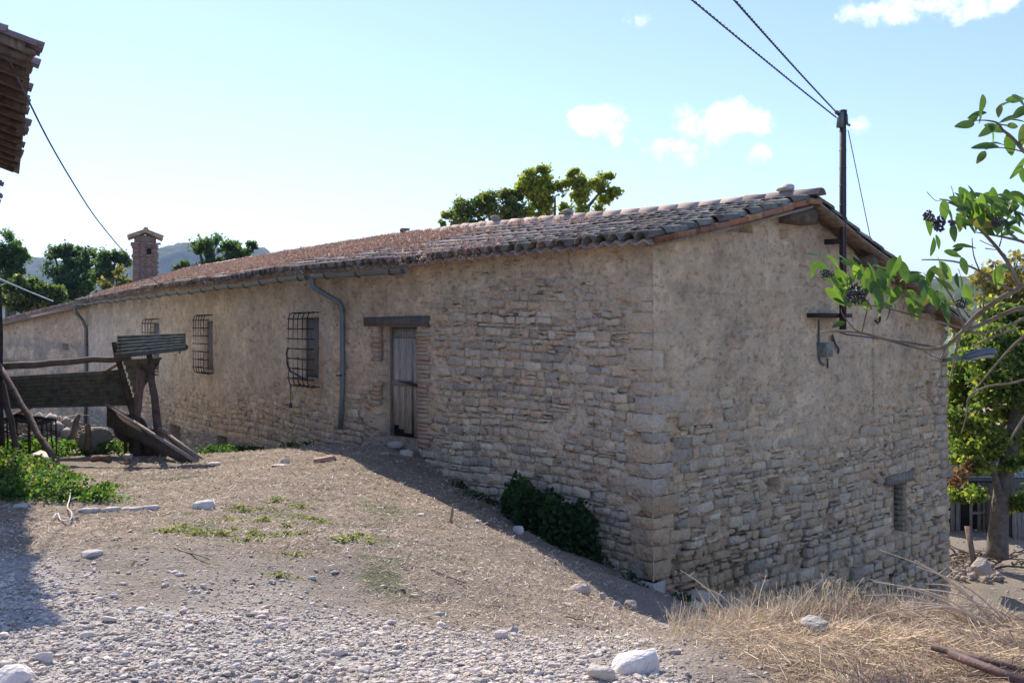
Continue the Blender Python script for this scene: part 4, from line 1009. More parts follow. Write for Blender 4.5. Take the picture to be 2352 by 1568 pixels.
pole('prop', (W(-6, 835, 15.9), W(131, 1067, 14.4)), [.05, .048, .045, .05], M_log, (.75, .68, .72), .018, 9)
pole('prop', (W(2, 862, 15.8), W(42, 1052, 14.9)), [.045, .05, .04], M_log, (.5, .5, .5), .02, 10)
one('nailed_strip', plank(W(412, 796, 16.4), W(413, 812, 16.4), .03, .02), M_beam, shed, (3, .8, .6))
# chute boards leaning by the post
chute = empty('leaning_boards', tuple(W(455, 1065, 15.4)), 'long dark boards sloping down to the right under the pole shelter', 'boards')
P0, P1 = W(245, 931, 16.6), W(455, 1064, 15.2)
one('board', box8([P0+Vector((0, .0, -.34)), P1+Vector((0, 0, -.12)), P1+Vector((.02, .05, -.12)), P0+Vector((.02, .05, -.34)), P0, P1, P1+Vector((.03, .05, 0)), P0+Vector((.03, .05, 0))]), M_wood, chute, (.55, .5, .48))
Q0, Q1 = W(365, 985, 16.2), W(468, 1062, 15.5)
one('board', plank(Q0, Q1, .05, .07, j=.008), M_wood, chute, (1.5, 1.3, 1.25))
one('board', plank(P0+Vector((0, -.02, .02)), P1+Vector((0, -.02, .015)), .05, .035, j=.006), M_wood, chute, (1.7, 1.5, 1.45))
for k, (x0, y0, x1, y1, r) in enumerate(((287, 975, 288, 1045, .03), (297, 980, 300, 1046, .02), (312, 985, 314, 1048, .10), (342, 990, 345, 1050, .11), (300, 1000, 330, 1042, .03))):
    one('support', tube(wob(W(x0, y0, 16.7), W(x1, y1, 16.5), 5, .01, k), r, 7), M_log, chute, (.3, .28, .26), True)
one('lump_of_sacking', (ICO3[0]*np.array([.28, .22, .24])*(1+.25*(fbm(ICO3[0][:, 0]*3+5, ICO3[0][:, 2]*3, 3)[:, None]-.5))+np.array(W(300, 985, 16.75)), ICO3[1]), M_beam, chute, (.5, .48, .45), True)
# rusty wire stand
cage = empty('wire_stand', tuple(W(60, 1040, 16.9)), 'rusty iron mesh stand with thin legs under the pole shelter', 'stand')
tops = [W(38, 952, 17.3), W(128, 963, 17.0), W(96, 975, 16.2), W(5, 962, 16.5)]
mb = MB()
for k in range(4):
    mb.add(*tube([tops[k], tops[(k+1) % 4]], .016, 5))
for k in range(1, 6):
    f = k/6; mb.add(*tube([tops[0].lerp(tops[1], f), tops[3].lerp(tops[2], f)], .009, 4)); mb.add(*tube([tops[0].lerp(tops[3], f), tops[1].lerp(tops[2], f)], .009, 4))
mb.build('mesh_top', M_iron, cage)
for k in range(4):
    for j in range(3):
        p = tops[k].lerp(tops[(k+1) % 4], j/3); q = Vector((p.x+.02, p.y, Hp(p.x, p.y)-.03)); one('leg', tube(wob(p, q, 4, .008, k*3+j), .012, 5), M_iron, cage)
    p = tops[k]-Vector((0, 0, .22)); q = tops[(k+1) % 4]-Vector((0, 0, .2)); one('brace', tube([p, q], .01, 4), M_iron, cage)
def gobj(name, dx, dy, label, cat): 
    return empty(name, tuple(on_ground(dx, dy)), label, cat)
# loose timber and blocks round the shelter
def stick(x0, y0, x1, y1, Y0, Y1, r, label, m=M_log, tint=(1, 1, 1), seed=0, name='wood_offcut', cat='wood', amp=.01):
    return one(name, tube(wob(W(x0, y0, Y0), W(x1, y1, Y1), 6, amp, seed), r, 7), m, None, tint, True, label=label, cat=cat)
stick(202, 974, 203, 1033, 17.4, 17.3, .05, 'short brown stake standing in front of the grey block', M_log, (1.1, 1, .85), 1, 'stake')
stick(180, 952, 160, 1018, 18.0, 17.6, [.05, .07], 'thick stump leaning by the end of the brush pile', M_log, (.8, .75, .7), 2, 'stake')
stick(-5, 975, 72, 934, 17.6, 18.0, [.05, .04], 'pale pole end poking up through the brush pile', M_log, (1.2, 1.1, 1), 3)
stick(214, 1053, 253, 1052, 15.6, 15.5, .055, 'short brown log lying in front of the shelter', M_log, (1, .85, .7), 4, 'log', 'log')
stick(250, 1010, 275, 993, 17.2, 17.2, .025, 'thin rod sticking out behind the grey block', M_log, (.9, .9, .8), 5)
rock(W(222, 1012, 17.6), (.62, .4, .52), 'large grey concrete block behind the short stake', 61, (.42, .42, .40), .3, 'block', cat='block', cuts=4, flat=1)
V, T = obox(W(102, 1048, 15.6), (.15, 0, -.05), (.03, .14, .02), (0, 0, .012)); one('flat_tile', (V, T), M_rock, None, (1.1, 1, .9), label='pale square tile lying flat beside the leaning prop', cat='tile')
V, T = obox(W(745, 1059, 14.3)+Vector((0, 0, .02)), (.15, .03, .02), (-.02, .10, .0), (0, 0, .035), .008); one('brick_fragment', (V, T), M_brick, None, (.52, .30, .23), label='reddish brick lying on the straw at the edge of the shade', cat='brick')
rock(W(293, 1048, 15.5), (.16, .14, .12), 'round stone on top of the short mound by the log', 62, (.7, .68, .6), 0)
stick(296, 1056, 292, 1068, 15.3, 15.2, .035, 'small stump under the round stone near the log', M_log, (.6, .6, .6), 6, 'stump')
# brush pile
bp = MB(); rr = random.Random(12); c0 = W(95, 990, 18.6)
for i in range(900):
    a_ = rr.uniform(0, 6.28); r_ = rr.random()**.5; x = r_*math.cos(a_)*1.15; y = r_*math.sin(a_)*.8; h = (1-r_**2)*.62
    p = Vector((c0.x+x, c0.y+y, c0.z-.30+h*rr.uniform(.5, 1.05))); d = Vector((rr.uniform(-1, 1), rr.uniform(-1, 1), rr.uniform(-.5, .25)))*rr.uniform(.1, .42)
    V, T = tube([p, p+d*.5+Vector((0, 0, .03)), p+d], [.012, .009, .004], 3, False); bp.add(V, T, np.array((.36, .30, .24))*rr.uniform(.5, 1.7))
for i in range(26):
    a_ = rr.uniform(0, 6.28); r_ = rr.random()**.5; V, T = rock_shape(i+900, 1, 5, .1); s_ = rr.uniform(.1, .2)
    bp.add(V*s_+np.array([c0.x+r_*math.cos(a_)*1.1, c0.y+r_*math.sin(a_)*.7, c0.z-.28+(1-r_**2)*.5]), T, np.array((.5, .45, .42))*rr.uniform(.6, 1.2))
bp.build('brush_pile', M_straw, kind='stuff', label='heap of dry brush and rubble behind the rusty wire stand', cat='brush pile')

# ------------------------------------------------------------------ electricity on the gable
up_, _ = hit_e('G', 1936, 500, .30); pz = lambda dy: EYE+(HY-dy)/F*PW('G', up_, 0, .28).y
pole_o = empty('service_pole', tuple(PW('G', up_, pz(757), .28)), 'thin dark iron mast fixed to the gable and rising above the roof', 'mast')
one('mast_tube', tube([PW('G', up_, pz(757), .30), PW('G', up_, pz(500), .30), PW('G', up_, pz(262), .30)], [.05, .05, .046], 10), M_iron, pole_o, (1.3, 1.0, 1.2), True)
one('mast_cap', tube([PW('G', up_, pz(264), .30), PW('G', up_, pz(254), .30)], .058, 10), M_iron, pole_o)
for dy in (300, 345, 385, 425, 470, 520, 565):
    one('band', tube([PW('G', up_, pz(dy), .30), PW('G', up_, pz(dy+2), .30)], .054, 10), M_zinc, pole_o, (.4, .4, .45))
one('conduit', tube([PW('G', up_-.045, pz(262+k*50), .33) for k in range(10)], .014, 5), M_pipe, pole_o)
mb = MB(); hd = PW('G', up_, pz(282), .30)
mb.add(*tube([hd+Vector((-.05, -.05, .14)), hd+Vector((-.06, -.04, -.08))], .07, 8, squash=.7)); mb.add(*tube([hd+Vector((.05, 0, .12)), hd+Vector((.06, 0, -.02)), hd+Vector((.10, -.02, -.05))], .02, 6)); mb.add(*tube([hd+Vector((-.05, 0, .12)), hd+Vector((-.13, -.1, .13))], .03, 6))
mb.build('clamp', M_zinc, pole_o, True)
ua, zz = hit_e('G', 1880, 722, .2); ub2, _ = hit_e('G', 1949, 722, .2)
one('wall_bracket', wbox('G', ua, ub2, zz-.04, zz+.02, .0, .26, .003), M_iron, pole_o)
one('wall_bracket', wbox('G', up_-.05, up_+.05, hit('G', 1930, 560)[1]-.04, hit('G', 1930, 560)[1]+.03, .0, .30, .003), M_iron, pole_o)
box_o = empty('meter_box', tuple(WX('G', 1900, 806)), 'small grey electric box with conduits on the gable below the mast', 'electric box')
a, c = hit_e('G', 1887, 820, .09); b, t = hit_e('G', 1912, 787, .09)
one('box_body', wbox('G', a, b, c, t, .0, .09, .003), M_eternit, box_o, (1.3, 1.4, 1.35)); one('box_lid', wbox('G', a+(b-a)*.38, b-.005, c+.005, t-.005, .091, .10, .001), M_eternit, box_o, (2.0, 2.05, 2.0))
one('conduit', tube(smooth_path([WX('G', 1881, 722, .03), WX('G', 1881, 780, .03), WX('G', 1881, 815, .03), WX('G', 1886, 832, .04), WX('G', 1893, 837, .03)], 5), .018, 6), M_pipe, box_o, (2.2, 2.3, 2.5), True)
one('conduit', tube(smooth_path([WX('G', 1912, 784, .06), WX('G', 1912, 770, .05), WX('G', 1919, 790, .05), WX('G', 1926, 800, .04), WX('G', 1925, 812, .02)], 5), .016, 6), M_pipe, box_o, (1.2, 1.2, 1.3), True)
one('conduit', tube([WX('G', 1901, 823, .05), WX('G', 1901, 845, .02)], .012, 5), M_pipe, box_o)
one('wall_hook', tube(smooth_path([WX('G', 2021, 728, .02), WX('G', 2021, 736, .08), WX('G', 2016, 741, .12), WX('G', 2010, 736, .14)], 4), .016, 6), M_iron, None, smooth=True, label='black curved iron hook under the right roof slope', cat='hook')
one('wall_wire', tube([WX('G', 1925, 760, .03), WX('G', 1945, 768, .02), WX('G', 2000, 775, .02), WX('G', 2080, 785, .02), WX('G', 2165, 800, .03)], .013, 5), M_pipe, None, (1.5, 1.6, 1.8), label='grey cable running along the gable from the box to the street lamp', cat='cable')
lamp = empty('street_lamp', tuple(WX('G', 2172, 827)), 'grey street lamp head on an arm past the right end of the gable', 'street lamp')
LYr = 17.2
one('arm', tube([W(2160, 828, 17.55), W(2212, 822, LYr)], .035, 8), M_zinc, lamp, (1.5, 1.6, 1.7), True)
hp = [W(2208, 823, LYr), W(2220, 819, LYr), W(2245, 812, LYr), W(2270, 808, LYr-.05), W(2284, 808, LYr-.1), W(2290, 813, LYr-.1)]
one('lamp_head', tube(hp, [.03, .07, .095, .10, .085, .02], 10, squash=.8), M_zinc, lamp, (.95, .9, 1.0), True)
one('lamp_glass', tube([p-Vector((0, 0, .06)) for p in hp[1:5]], [.03, .06, .07, .04], 8, squash=.6), M_zinc, lamp, (2.4, 2.4, 2.5), True)
# twisted service cables and other wires
def twisted(p0, p1, sag, r, label, pitch=.20):
    p0 = Vector(p0); p1 = Vector(p1); n = int((p1-p0).length/pitch*6); mb = MB(); d = (p1-p0).normalized(); a_ = d.cross(Vector((0, 0, 1))).normalized(); b_ = a_.cross(d)
    for s in (0, math.pi):
        pts = []
        for i in range(n+1):
            t_ = i/n; th = i/6*2*math.pi+s; pts.append(p0.lerp(p1, t_)-Vector((0, 0, sag*4*t_*(1-t_)))+a_*math.cos(th)*r+b_*math.sin(th)*r)
        mb.add(*tube(pts, r*.95, 4, False))
    return mb.build('overhead_cable', M_pipe, None, True, label=label, cat='cable')
cY = PW('G', up_, 0, .30).y
twisted(W(1921, 270, cY), W(1000, -500, 6), -.0+.03, .0075, 'lower left one of the two twisted cables coming down to the mast')
twisted(W(1927, 264, cY), W(1400, -330, 6), .03, .0075, 'upper right one of the two twisted cables coming down to the mast')
one('thin_wire', tube([W(1948, 300, cY), W(1975, 430, cY+.8), W(2008, 590, cY+1.6)], .007, 4), M_pipe, None, (1.5, 1.7, 2.6), label='thin blue grey wire slanting from the mast down behind the roof', cat='wire')
pts = [W(x, y, Yc) for x, y, Yc in ((-30, 108, 10.3), (0, 127, 10.6), (20, 136, 10.7), (40, 180, 11.2), (62, 224, 11.6), (110, 320, 13), (165, 415, 15), (220, 500, 17.5), (285, 579, 20.5), (330, 625, 23), (375, 658, 25.5), (402, 668, 26.8))]
one('thin_wire', tube(smooth_path(pts, 3), [.012, .011], 5), M_pipe, None, (2.0, 1.9, 2.6), True, label='long sagging wire from the barn eave across the sky to the farmhouse gutter', cat='wire')
one('thin_wire', tube([W(-60, 612, 20), W(0, 641, 24), W(60, 667, 28), W(122, 692, 33)], .02, 5), M_zinc, None, (3, 3, 3.2), label='short pale cable from the left edge down to the lower end of the roof', cat='wire')
# ------------------------------------------------------------------ hills
def hill(name, x0, x1, Y0, Y1, prof, seed, tint):
    """prof: [(photo x, photo y of the skyline)] seen at distance Ym"""
    Ym = (Y0+Y1)/2; nx = 170; ny = 46
    X = np.linspace((x0-CX)/F*Ym, (x1-CX)/F*Ym, nx); Yv = np.linspace(Y0, Y1, ny); XX, YY = np.meshgrid(X, Yv, indexing='ij')
    pxs = XX/Ym*F+CX; hh = (HY-np.interp(pxs, [p[0] for p in prof], [p[1] for p in prof]))/F*Ym
    w_ = np.sin(np.clip((YY-Y0)/(Y1-Y0), 0, 1)*math.pi)**.8
    edge = sst(0, .12, (XX-X[0])/(X[-1]-X[0]))*sst(1, .88, (XX-X[0])/(X[-1]-X[0]))
    Z = -8+(hh+8+EYE)*w_*edge+(fbm(XX/90, YY/90, seed)-.5)*22*w_*edge+(fbm(XX/17, YY/17, seed+3, 3)-.5)*9*w_
    n_ = fbm(XX/60, YY/60, seed+7); K = np.ones(XX.shape+(3,))*np.array(tint); K = mixc(K, np.array(tint)*np.array((1.6, 1.5, 1.1)), sst(.55, .7, n_)*.6)
    V = np.stack([XX, YY, Z], -1).reshape(-1, 3)
    return link(name, tri_mesh(name, V, grid_tris(nx, ny)[:, ::-1], K.reshape(-1, 3), True), M_hill, kind='structure')
M_hill = mat('wooded_slope', [(.6, .6, .6), (1, 1, 1), (1.3, 1.3, 1.3)], .12, 1, .0)
hill('hills', -300, 760, 1300, 2100, [(-300, 640), (0, 612), (95, 596), (150, 606), (240, 650), (330, 640), (370, 600), (405, 575), (435, 565), (480, 566), (530, 590), (560, 590), (585, 570), (605, 572), (640, 600), (760, 650)], 4, (.055, .075, .04))
hill('hills', 1900, 3000, 300, 700, [(1900, 740), (2080, 690), (2120, 664), (2200, 652), (2300, 640), (2420, 620), (2700, 560), (3000, 520)], 5, (.05, .07, .035))

# ------------------------------------------------------------------ trees
LEAFV = np.array([(0, 0, 0), (.42, .5, .08), (0, 1, -.05), (-.42, .5, .08)]); LEAFT = np.array([(0, 1, 2), (0, 2, 3)])
def leaves(P, size, rg, cols, flat=.4):
    n = len(P); d = rg.normal(size=(n, 3)); d[:, 2] -= .25; d /= np.linalg.norm(d, axis=1)[:, None]
    u = rg.normal(size=(n, 3)); u[:, 2] += flat*2; s = np.cross(d, u); s /= np.linalg.norm(s, axis=1)[:, None]; w = np.cross(s, d)
    L_ = (size*rg.uniform(.6, 1.25, n))[:, None]; M = np.stack([s*L_, d*L_, w*L_], -1)
    return batch(LEAFV, LEAFT, M, P, cols)
def tree(name, label, base_p, limbs, blobs, n, lsize, cols, seed, cat='tree', group=None, sub=26, trunk_r=.2, spread=.26, bark=(1, 1, 1), twigs=True, shell=.35):
    rg = np.random.default_rng(seed); root = empty(name, tuple(base_p), label, cat, group)
    mb = MB()
    for pts, r in limbs: mb.add(*tube(smooth_path(pts, 4), r, 7), bark)
    P = []; K = []; tot = sum(b[3]*b[4]*b[5] for b in blobs)**1.0
    for (cx_, cy_, cz_, rx, ry, rz) in blobs:
        k = max(60, int(n*rx*ry*rz/tot)); ns = max(5, int(sub*(rx*rz*ry/tot)*len(blobs)**.5))
        v = rg.normal(size=(ns, 3)); v /= np.linalg.norm(v, axis=1)[:, None]; v *= rg.uniform(shell, 1.05, (ns, 1))
        cc = np.array([cx_, cy_, cz_])+v*np.array([rx, ry, rz]); rs = min(rx, rz)*spread*rg.uniform(.7, 1.5, ns)*1.35
        w = rs**2.2; w /= w.sum(); idx = rg.choice(ns, k, p=w); o = rg.normal(size=(k, 3))*.52*rs[idx][:, None]*np.array([1.15, 1.15, .72])
        P.append(cc[idx]+o); cb = rg.uniform(0, 1, ns)
        c_ = np.array(cols); ci = np.clip((cb[idx]*.42+rg.uniform(0, .58, k))*len(c_), 0, len(c_)-1).astype(int); K.append(c_[ci]*rg.uniform(.75, 1.2, (k, 1)))
        if twigs:
            for q in range(0, ns, 2):
                a = Vector((cx_, cy_, cz_-rz*.5)); b = Vector(cc[q]); m = a.lerp(b, .5)+Vector((rg.uniform(-1, 1)*.1*rx, 0, .1*rz)); mb.add(*tube([a, m, b], [trunk_r*.16, trunk_r*.11, trunk_r*.04], 4, False), bark)
    mb.build('trunk', M_bark, root, True)
    P = np.concatenate(P); K = np.concatenate(K); fr = 1.5/np.mean([min(b[3], b[5]) for b in blobs])
    kp = (fbm(P[:, 0]*fr+P[:, 1]*fr*.35, P[:, 2]*fr*1.2+P[:, 1]*fr*.3, seed, 3)+rg.normal(0, .03, len(P))) > .47; P = P[kp]; K = K[kp]
    V, T, KK = leaves(P, lsize, rg, K)
    link('crown', tri_mesh('crown', V, T, KK), M_leaf, root); return root
def blob(dx, dy, Y, rx, ry, depth=None):
    p = W(dx, dy, Y); a = rx/F*Y; b = ry/F*Y; return (p.x, p.y, p.z, a, depth or (a+b)/2, b)
G_DARK = [(.05, .09, .04), (.07, .12, .05), (.09, .145, .055), (.13, .18, .075)]
G_MID = [(.06, .11, .03), (.09, .15, .035), (.13, .18, .045), (.17, .21, .06)]
G_YEL = [(.12, .18, .035), (.20, .26, .05), (.30, .32, .07), (.38, .35, .09)]
def bt(x, Y, z=-3.4): return Vector(((x-CX)/F*Y, Y, z))
def far_tree(x, Y, blobs, cols, seed, label, n, ls=.30, tr=.35, top=None, **k):
    b = bt(x, Y); tp_ = W(*(top or (x, blobs[0][1]+10)), Y); lim = [([b, b.lerp(tp_, .4)+Vector((.3, 0, 0)), tp_], [tr, tr*.7, tr*.3])]
    for (dx, dy, rx, ry) in blobs: lim.append(([b.lerp(tp_, .35), W(dx, dy+ry*.5, Y).lerp(b.lerp(tp_, .6), .4), W(dx, dy, Y)], [tr*.45, tr*.3, tr*.12]))
    return tree('oak_tree', label, b, lim, [blob(dx, dy, Y, rx, ry) for dx, dy, rx, ry in blobs], n, ls, cols, seed, group=k.pop('group', 'trees behind the farmhouse'), trunk_r=tr, **k)
far_tree(20, 62, [(10, 560, 42, 55), (40, 590, 30, 45), (15, 630, 45, 50), (45, 650, 40, 40)], G_DARK, 1, 'tall dark tree at the left edge under the barn eave', 21216, .19)
far_tree(160, 70, [(160, 590, 48, 28), (205, 600, 50, 32), (120, 610, 30, 26), (185, 640, 68, 36), (125, 585, 16, 16), (190, 665, 60, 30)], G_DARK, 2, 'broad dark tree with visible limbs between the left edge and the chimney', 24480, .19)
far_tree(255, 66, [(262, 605, 28, 26), (280, 590, 18, 16), (240, 630, 30, 26)], G_DARK, 3, 'dark round tree just left of the chimney', 11424, .19)
far_tree(270, 52, [(270, 645, 32, 28), (285, 635, 20, 20)], [(.12, .11, .04), (.17, .15, .05), (.09, .12, .035)], 4, 'small yellowish brown tree at the foot of the chimney', 6000, .2)
far_tree(75, 48, [(70, 650, 46, 28), (35, 668, 40, 28), (110, 672, 45, 30), (70, 690, 80, 25)], [(.04, .075, .025), (.06, .1, .03), (.10, .13, .05), (.30, .30, .16)], 5, 'low bushy tree with cream coloured tops at the left', 11000, .22)
far_tree(490, 62, [(490, 580, 42, 38), (450, 602, 30, 26), (530, 590, 40, 34), (560, 575, 30, 20), (578, 556, 18, 12), (420, 615, 32, 16), (500, 615, 80, 24), (455, 560, 14, 12)], G_DARK, 6, 'dark wide tree rising behind the roof right of the chimney', 27744, .19)
far_tree(712, 60, [(712, 572, 9, 7), (700, 580, 14, 9)], G_DARK, 7, 'tiny tuft of treetop peeping over the middle of the roof', 816, .19, twigs=False)
YC = 30.0
def ctree(blobs, limbs, cols, seed, label, n, ls, x0):
    b = bt(x0, YC, -3.2); lm = [([b if i == 0 else W(*pt[0], YC) for i, pt in enumerate([])]) for _ in ()]
    lm = []
    for pts, r in limbs: lm.append(([W(x, y, YC) if y < 900 else b for x, y in pts], r))
    return tree('maple_tree', label, b, lm, [blob(dx, dy, YC, rx, ry) for dx, dy, rx, ry in blobs], n, ls, cols, seed, group='trees behind the farmhouse', trunk_r=.16, spread=.30)
ctree([(1155, 455, 42, 26), (1100, 475, 38, 26), (1060, 470, 20, 22), (1035, 490, 18, 14), (1022, 512, 14, 12), (1150, 495, 48, 22), (1080, 505, 50, 20), (1190, 480, 22, 30), (1170, 440, 26, 14)],
      [([(1130, 1000), (1130, 560), (1135, 470)], [.2, .15, .03]), ([(1130, 540), (1100, 500), (1060, 480)], [.08, .05, .02]), ([(1130, 520), (1165, 480), (1180, 450)], [.07, .05, .02])],
      [(.085, .13, .05), (.12, .175, .065), (.17, .22, .08), (.25, .22, .08)], 11, 'darker green tree above the middle of the ridge, lower left of the pair', 24000, .10, 1130)
ctree([(1225, 400, 24, 24), (1215, 440, 28, 34), (1250, 430, 34, 28), (1285, 430, 30, 18), (1228, 482, 28, 28), (1260, 470, 18, 20), (1328, 405, 24, 20), (1330, 440, 26, 26), (1372, 420, 24, 24), (1395, 402, 18, 14), (1412, 440, 16, 20),
       (1345, 480, 26, 22), (1378, 470, 22, 24), (1340, 505, 40, 14), (1296, 492, 26, 14), (1294, 478, 12, 12), (1395, 455, 22, 12), (1238, 505, 26, 14), (1310, 420, 20, 14)],
      [([(1270, 1000), (1272, 560), (1262, 505), (1250, 470), (1235, 410)], [.18, .13, .08, .05, .02]), ([(1272, 560), (1274, 500), (1275, 450)], [.06, .045, .02]), ([(1275, 560), (1320, 510), (1355, 470), (1395, 420)], [.1, .07, .05, .015]), ([(1345, 520), (1372, 500), (1385, 470)], [.05, .04, .015])],
      G_YEL, 12, 'yellow green tree with a gap of sky in its crown above the ridge', 34000, .10, 1270)
# right: tree growing beside the lower yard
YR = 19.5
tb = on_ground(2290, 1275); tb = W(2292, 1272, YR)
lim = [([W(2290, 1278, YR), W(2296, 1180, YR), W(2310, 1080, YR), W(2335, 960, YR), W(2348, 860, YR), W(2356, 740, YR)], [.22, .17, .16, .14, .11, .06]),
       ([W(2300, 1150, YR), W(2284, 1090, YR-.2), W(2283, 1060, YR-.3)], [.10, .06, .03]), ([W(2318, 1050, YR), W(2270, 1000, YR), W(2225, 985, YR)], [.06, .04, .02]),
       ([W(2343, 900, YR), W(2300, 830, YR), W(2275, 760, YR), W(2250, 700, YR)], [.10, .08, .05, .02]), ([W(2350, 850, YR), W(2385, 760, YR), W(2400, 650, YR)], [.09, .06, .02]),
       ([W(2330, 960, YR), W(2400, 900, YR), W(2440, 820, YR)], [.09, .06, .02]), ([W(2290, 1090, YR), W(2240, 1090, YR-.4), W(2190, 1095, YR-.4)], [.03, .02, .01])]
bl_ = [(2215, 850, 36, 30), (2262, 850, 36, 34), (2230, 905, 44, 28), (2215, 960, 34, 30), (2290, 905, 34, 34), (2255, 965, 30, 24), (2300, 850, 30, 30), (2240, 1015, 36, 20), (2215, 1055, 34, 22), (2262, 1050, 30, 24), (2210, 1130, 30, 18),
       (2300, 1005, 22, 22), (2330, 800, 30, 34), (2280, 770, 34, 30), (2345, 900, 26, 40), (2390, 850, 60, 60), (2400, 1000, 50, 70), (2440, 920, 60, 80), (2325, 1070, 24, 22), (2230, 800, 26, 22), (2350, 1150, 34, 22), (2240, 1140, 24, 12), (2205, 1015, 26, 26), (2320, 950, 30, 26), (2280, 1030, 24, 18), (2340, 740, 34, 30), (2300, 720, 30, 24), (2345, 1030, 18, 30), (2195, 900, 22, 30)]
rt_ = tree('walnut_tree', 'leafy tree with a thick grey trunk in the lower yard right of the gable', tb, lim, [blob(x, y, YR+random.uniform(-.8, .8), a*1.12, b*1.12, .45) for x, y, a, b in bl_], 74000, .10, G_YEL[:3]+G_MID, 21, trunk_r=.13, spread=.42, sub=70)
# twig of dry brown leaves on it
rg = np.random.default_rng(3); P = np.concatenate([np.array(W(x, y, YR-.9))+rg.normal(size=(60, 3))*np.array((.08, .08, .07)) for x, y in ((2225, 1068), (2205, 1088), (2196, 1104))])
link('dry_leaves', tri_mesh('dry_leaves', *leaves(P, .10, rg, np.array((.15, .085, .06))*rg.uniform(.6, 1.2, (len(P), 1)))), M_leaf, rt_)
tree('walnut_tree', 'olive brown sparse tree beyond the yard behind the elder branches', bt(2320, 34, -3.5), [([bt(2320, 34, -3.5), W(2310, 800, 34), W(2290, 640, 34)], [.3, .2, .05]), ([W(2310, 760, 34), W(2350, 660, 34)], [.12, .03])],
     [blob(x, y, 34, a, b) for x, y, a, b in ((2290, 640, 40, 34), (2330, 610, 30, 26), (2270, 680, 38, 34), (2330, 680, 44, 44), (2230, 720, 36, 26), (2300, 740, 50, 34), (2390, 660, 60, 80), (2210, 700, 22, 16), (2200, 770, 26, 20))],
     9000, .17, [(.16, .16, .05), (.22, .19, .06), (.26, .20, .08), (.12, .15, .04)], 22, trunk_r=.2, spread=.34, sub=40)
tree('walnut_tree', 'mid green tree low behind the outbuilding roof', bt(2260, 44, -3.5), [([bt(2260, 44, -3.5), W(2250, 900, 44), W(2240, 800, 44)], [.3, .2, .05])],
     [blob(x, y, 44, a, b) for x, y, a, b in ((2240, 830, 50, 40), (2200, 870, 40, 40), (2290, 860, 60, 50), (2220, 930, 60, 40), (2330, 900, 60, 60), (2190, 950, 30, 40))], 9000, .22, G_MID, 23, sub=40)

# ------------------------------------------------------------------ outbuilding at the back right
ob = empty('outbuilding', tuple(W(2260, 1270, 24)), 'low outbuilding with tiled roof, pale blue wall and plank doors behind the yard tree', 'outbuilding')
YO = 24.0
def qbox(x0, y0, x1, y1, Y, dep, m, name, tint, parent, j=.01, seed=0):
    a = W(x0, y1, Y); b = W(x1, y0, Y); return one(name, obox(((a.x+b.x)/2, Y+dep/2, (a.z+b.z)/2), ((b.x-a.x)/2, 0, 0), (0, dep/2, 0), (0, 0, (b.z-a.z)/2), j, seed), m, parent, tint)
qbox(2120, 1010, 2600, 1300, YO+.25, 3.4, M_mortar, 'outbuilding_wall', (.42, .50, .60), ob)
qbox(2120, 1100, 2600, 1330, YO, .24, M_stone, 'stone_base', (.22, .20, .18), ob)
sv = MB()
sl = MB()
for i in range(40):
    x0 = W(2130, 0, YO).x+i*.21
    for r in range(6):
        V, T = tube([(x0, YO-.5+r*.45, W(0, 1005, YO).z+.02+r*.13), (x0+.01, YO-.5+r*.45+.5, W(0, 1005, YO).z+.06+(r+1)*.13)], [.10, .085], 7); sl.add(V, T, np.array((1, .92, .85))*rr.uniform(.8, 1.15)*1.2)
rf = qbox(2110, 1000, 2610, 1010, YO-.4, .1, M_beam, 'outbuilding_roof', (.5, .5, .5), ob)
zr0 = W(0, 1005, YO).z; x0 = W(2120, 0, YO).x; x1 = W(2120, 0, YO).x+8.4
one('roof_deck', box8([(x0, YO-.55, zr0-.12), (x1, YO-.55, zr0-.12), (x1, YO+2.4, zr0+.72), (x0, YO+2.4, zr0+.72), (x0, YO-.55, zr0-.04), (x1, YO-.55, zr0-.04), (x1, YO+2.4, zr0+.80), (x0, YO+2.4, zr0+.80)]), M_beam, rf, (.8, .7, .6))
sl.build('far_roof_tiles', M_ridge, rf, True, kind='stuff')
dr = qbox(2182, 1105, 2286, 1300, YO-.06, .05, M_dark, 'door', (1, 1, 1), ob)
for k, x in enumerate((2184, 2196, 2246, 2258, 2270)): qbox(x, 1108, x+10, 1298, YO-.1, .03, M_wood, 'plank', (.9, .95, 1.0), dr, .01, k)
qbox(2232, 1175, 2290, 1181, YO-.13, .03, M_wood, 'cross_rail', (1.2, 1.2, 1.2), dr); qbox(2228, 1110, 2235, 1298, YO-.13, .03, M_wood, 'door_post', (1.1, 1.1, 1.1), dr)
d2 = qbox(2325, 1150, 2420, 1320, YO-1.2, .05, M_dark, 'door', (1, 1, 1), ob)
for k in range(9): qbox(2327+k*10, 1152, 2335.5+k*10, 1318, YO-1.26, .03, M_wood, 'plank', (1.15, 1.15, 1.2), d2, .01, 30+k)
qbox(2320, 1146, 2424, 1156, YO-1.3, .05, M_wood, 'cross_rail', (1.3, 1.3, 1.3), d2)
qbox(2300, 1120, 2324, 1310, YO-.9, .8, M_stone, 'stone_pier', (.25, .23, .2), ob)
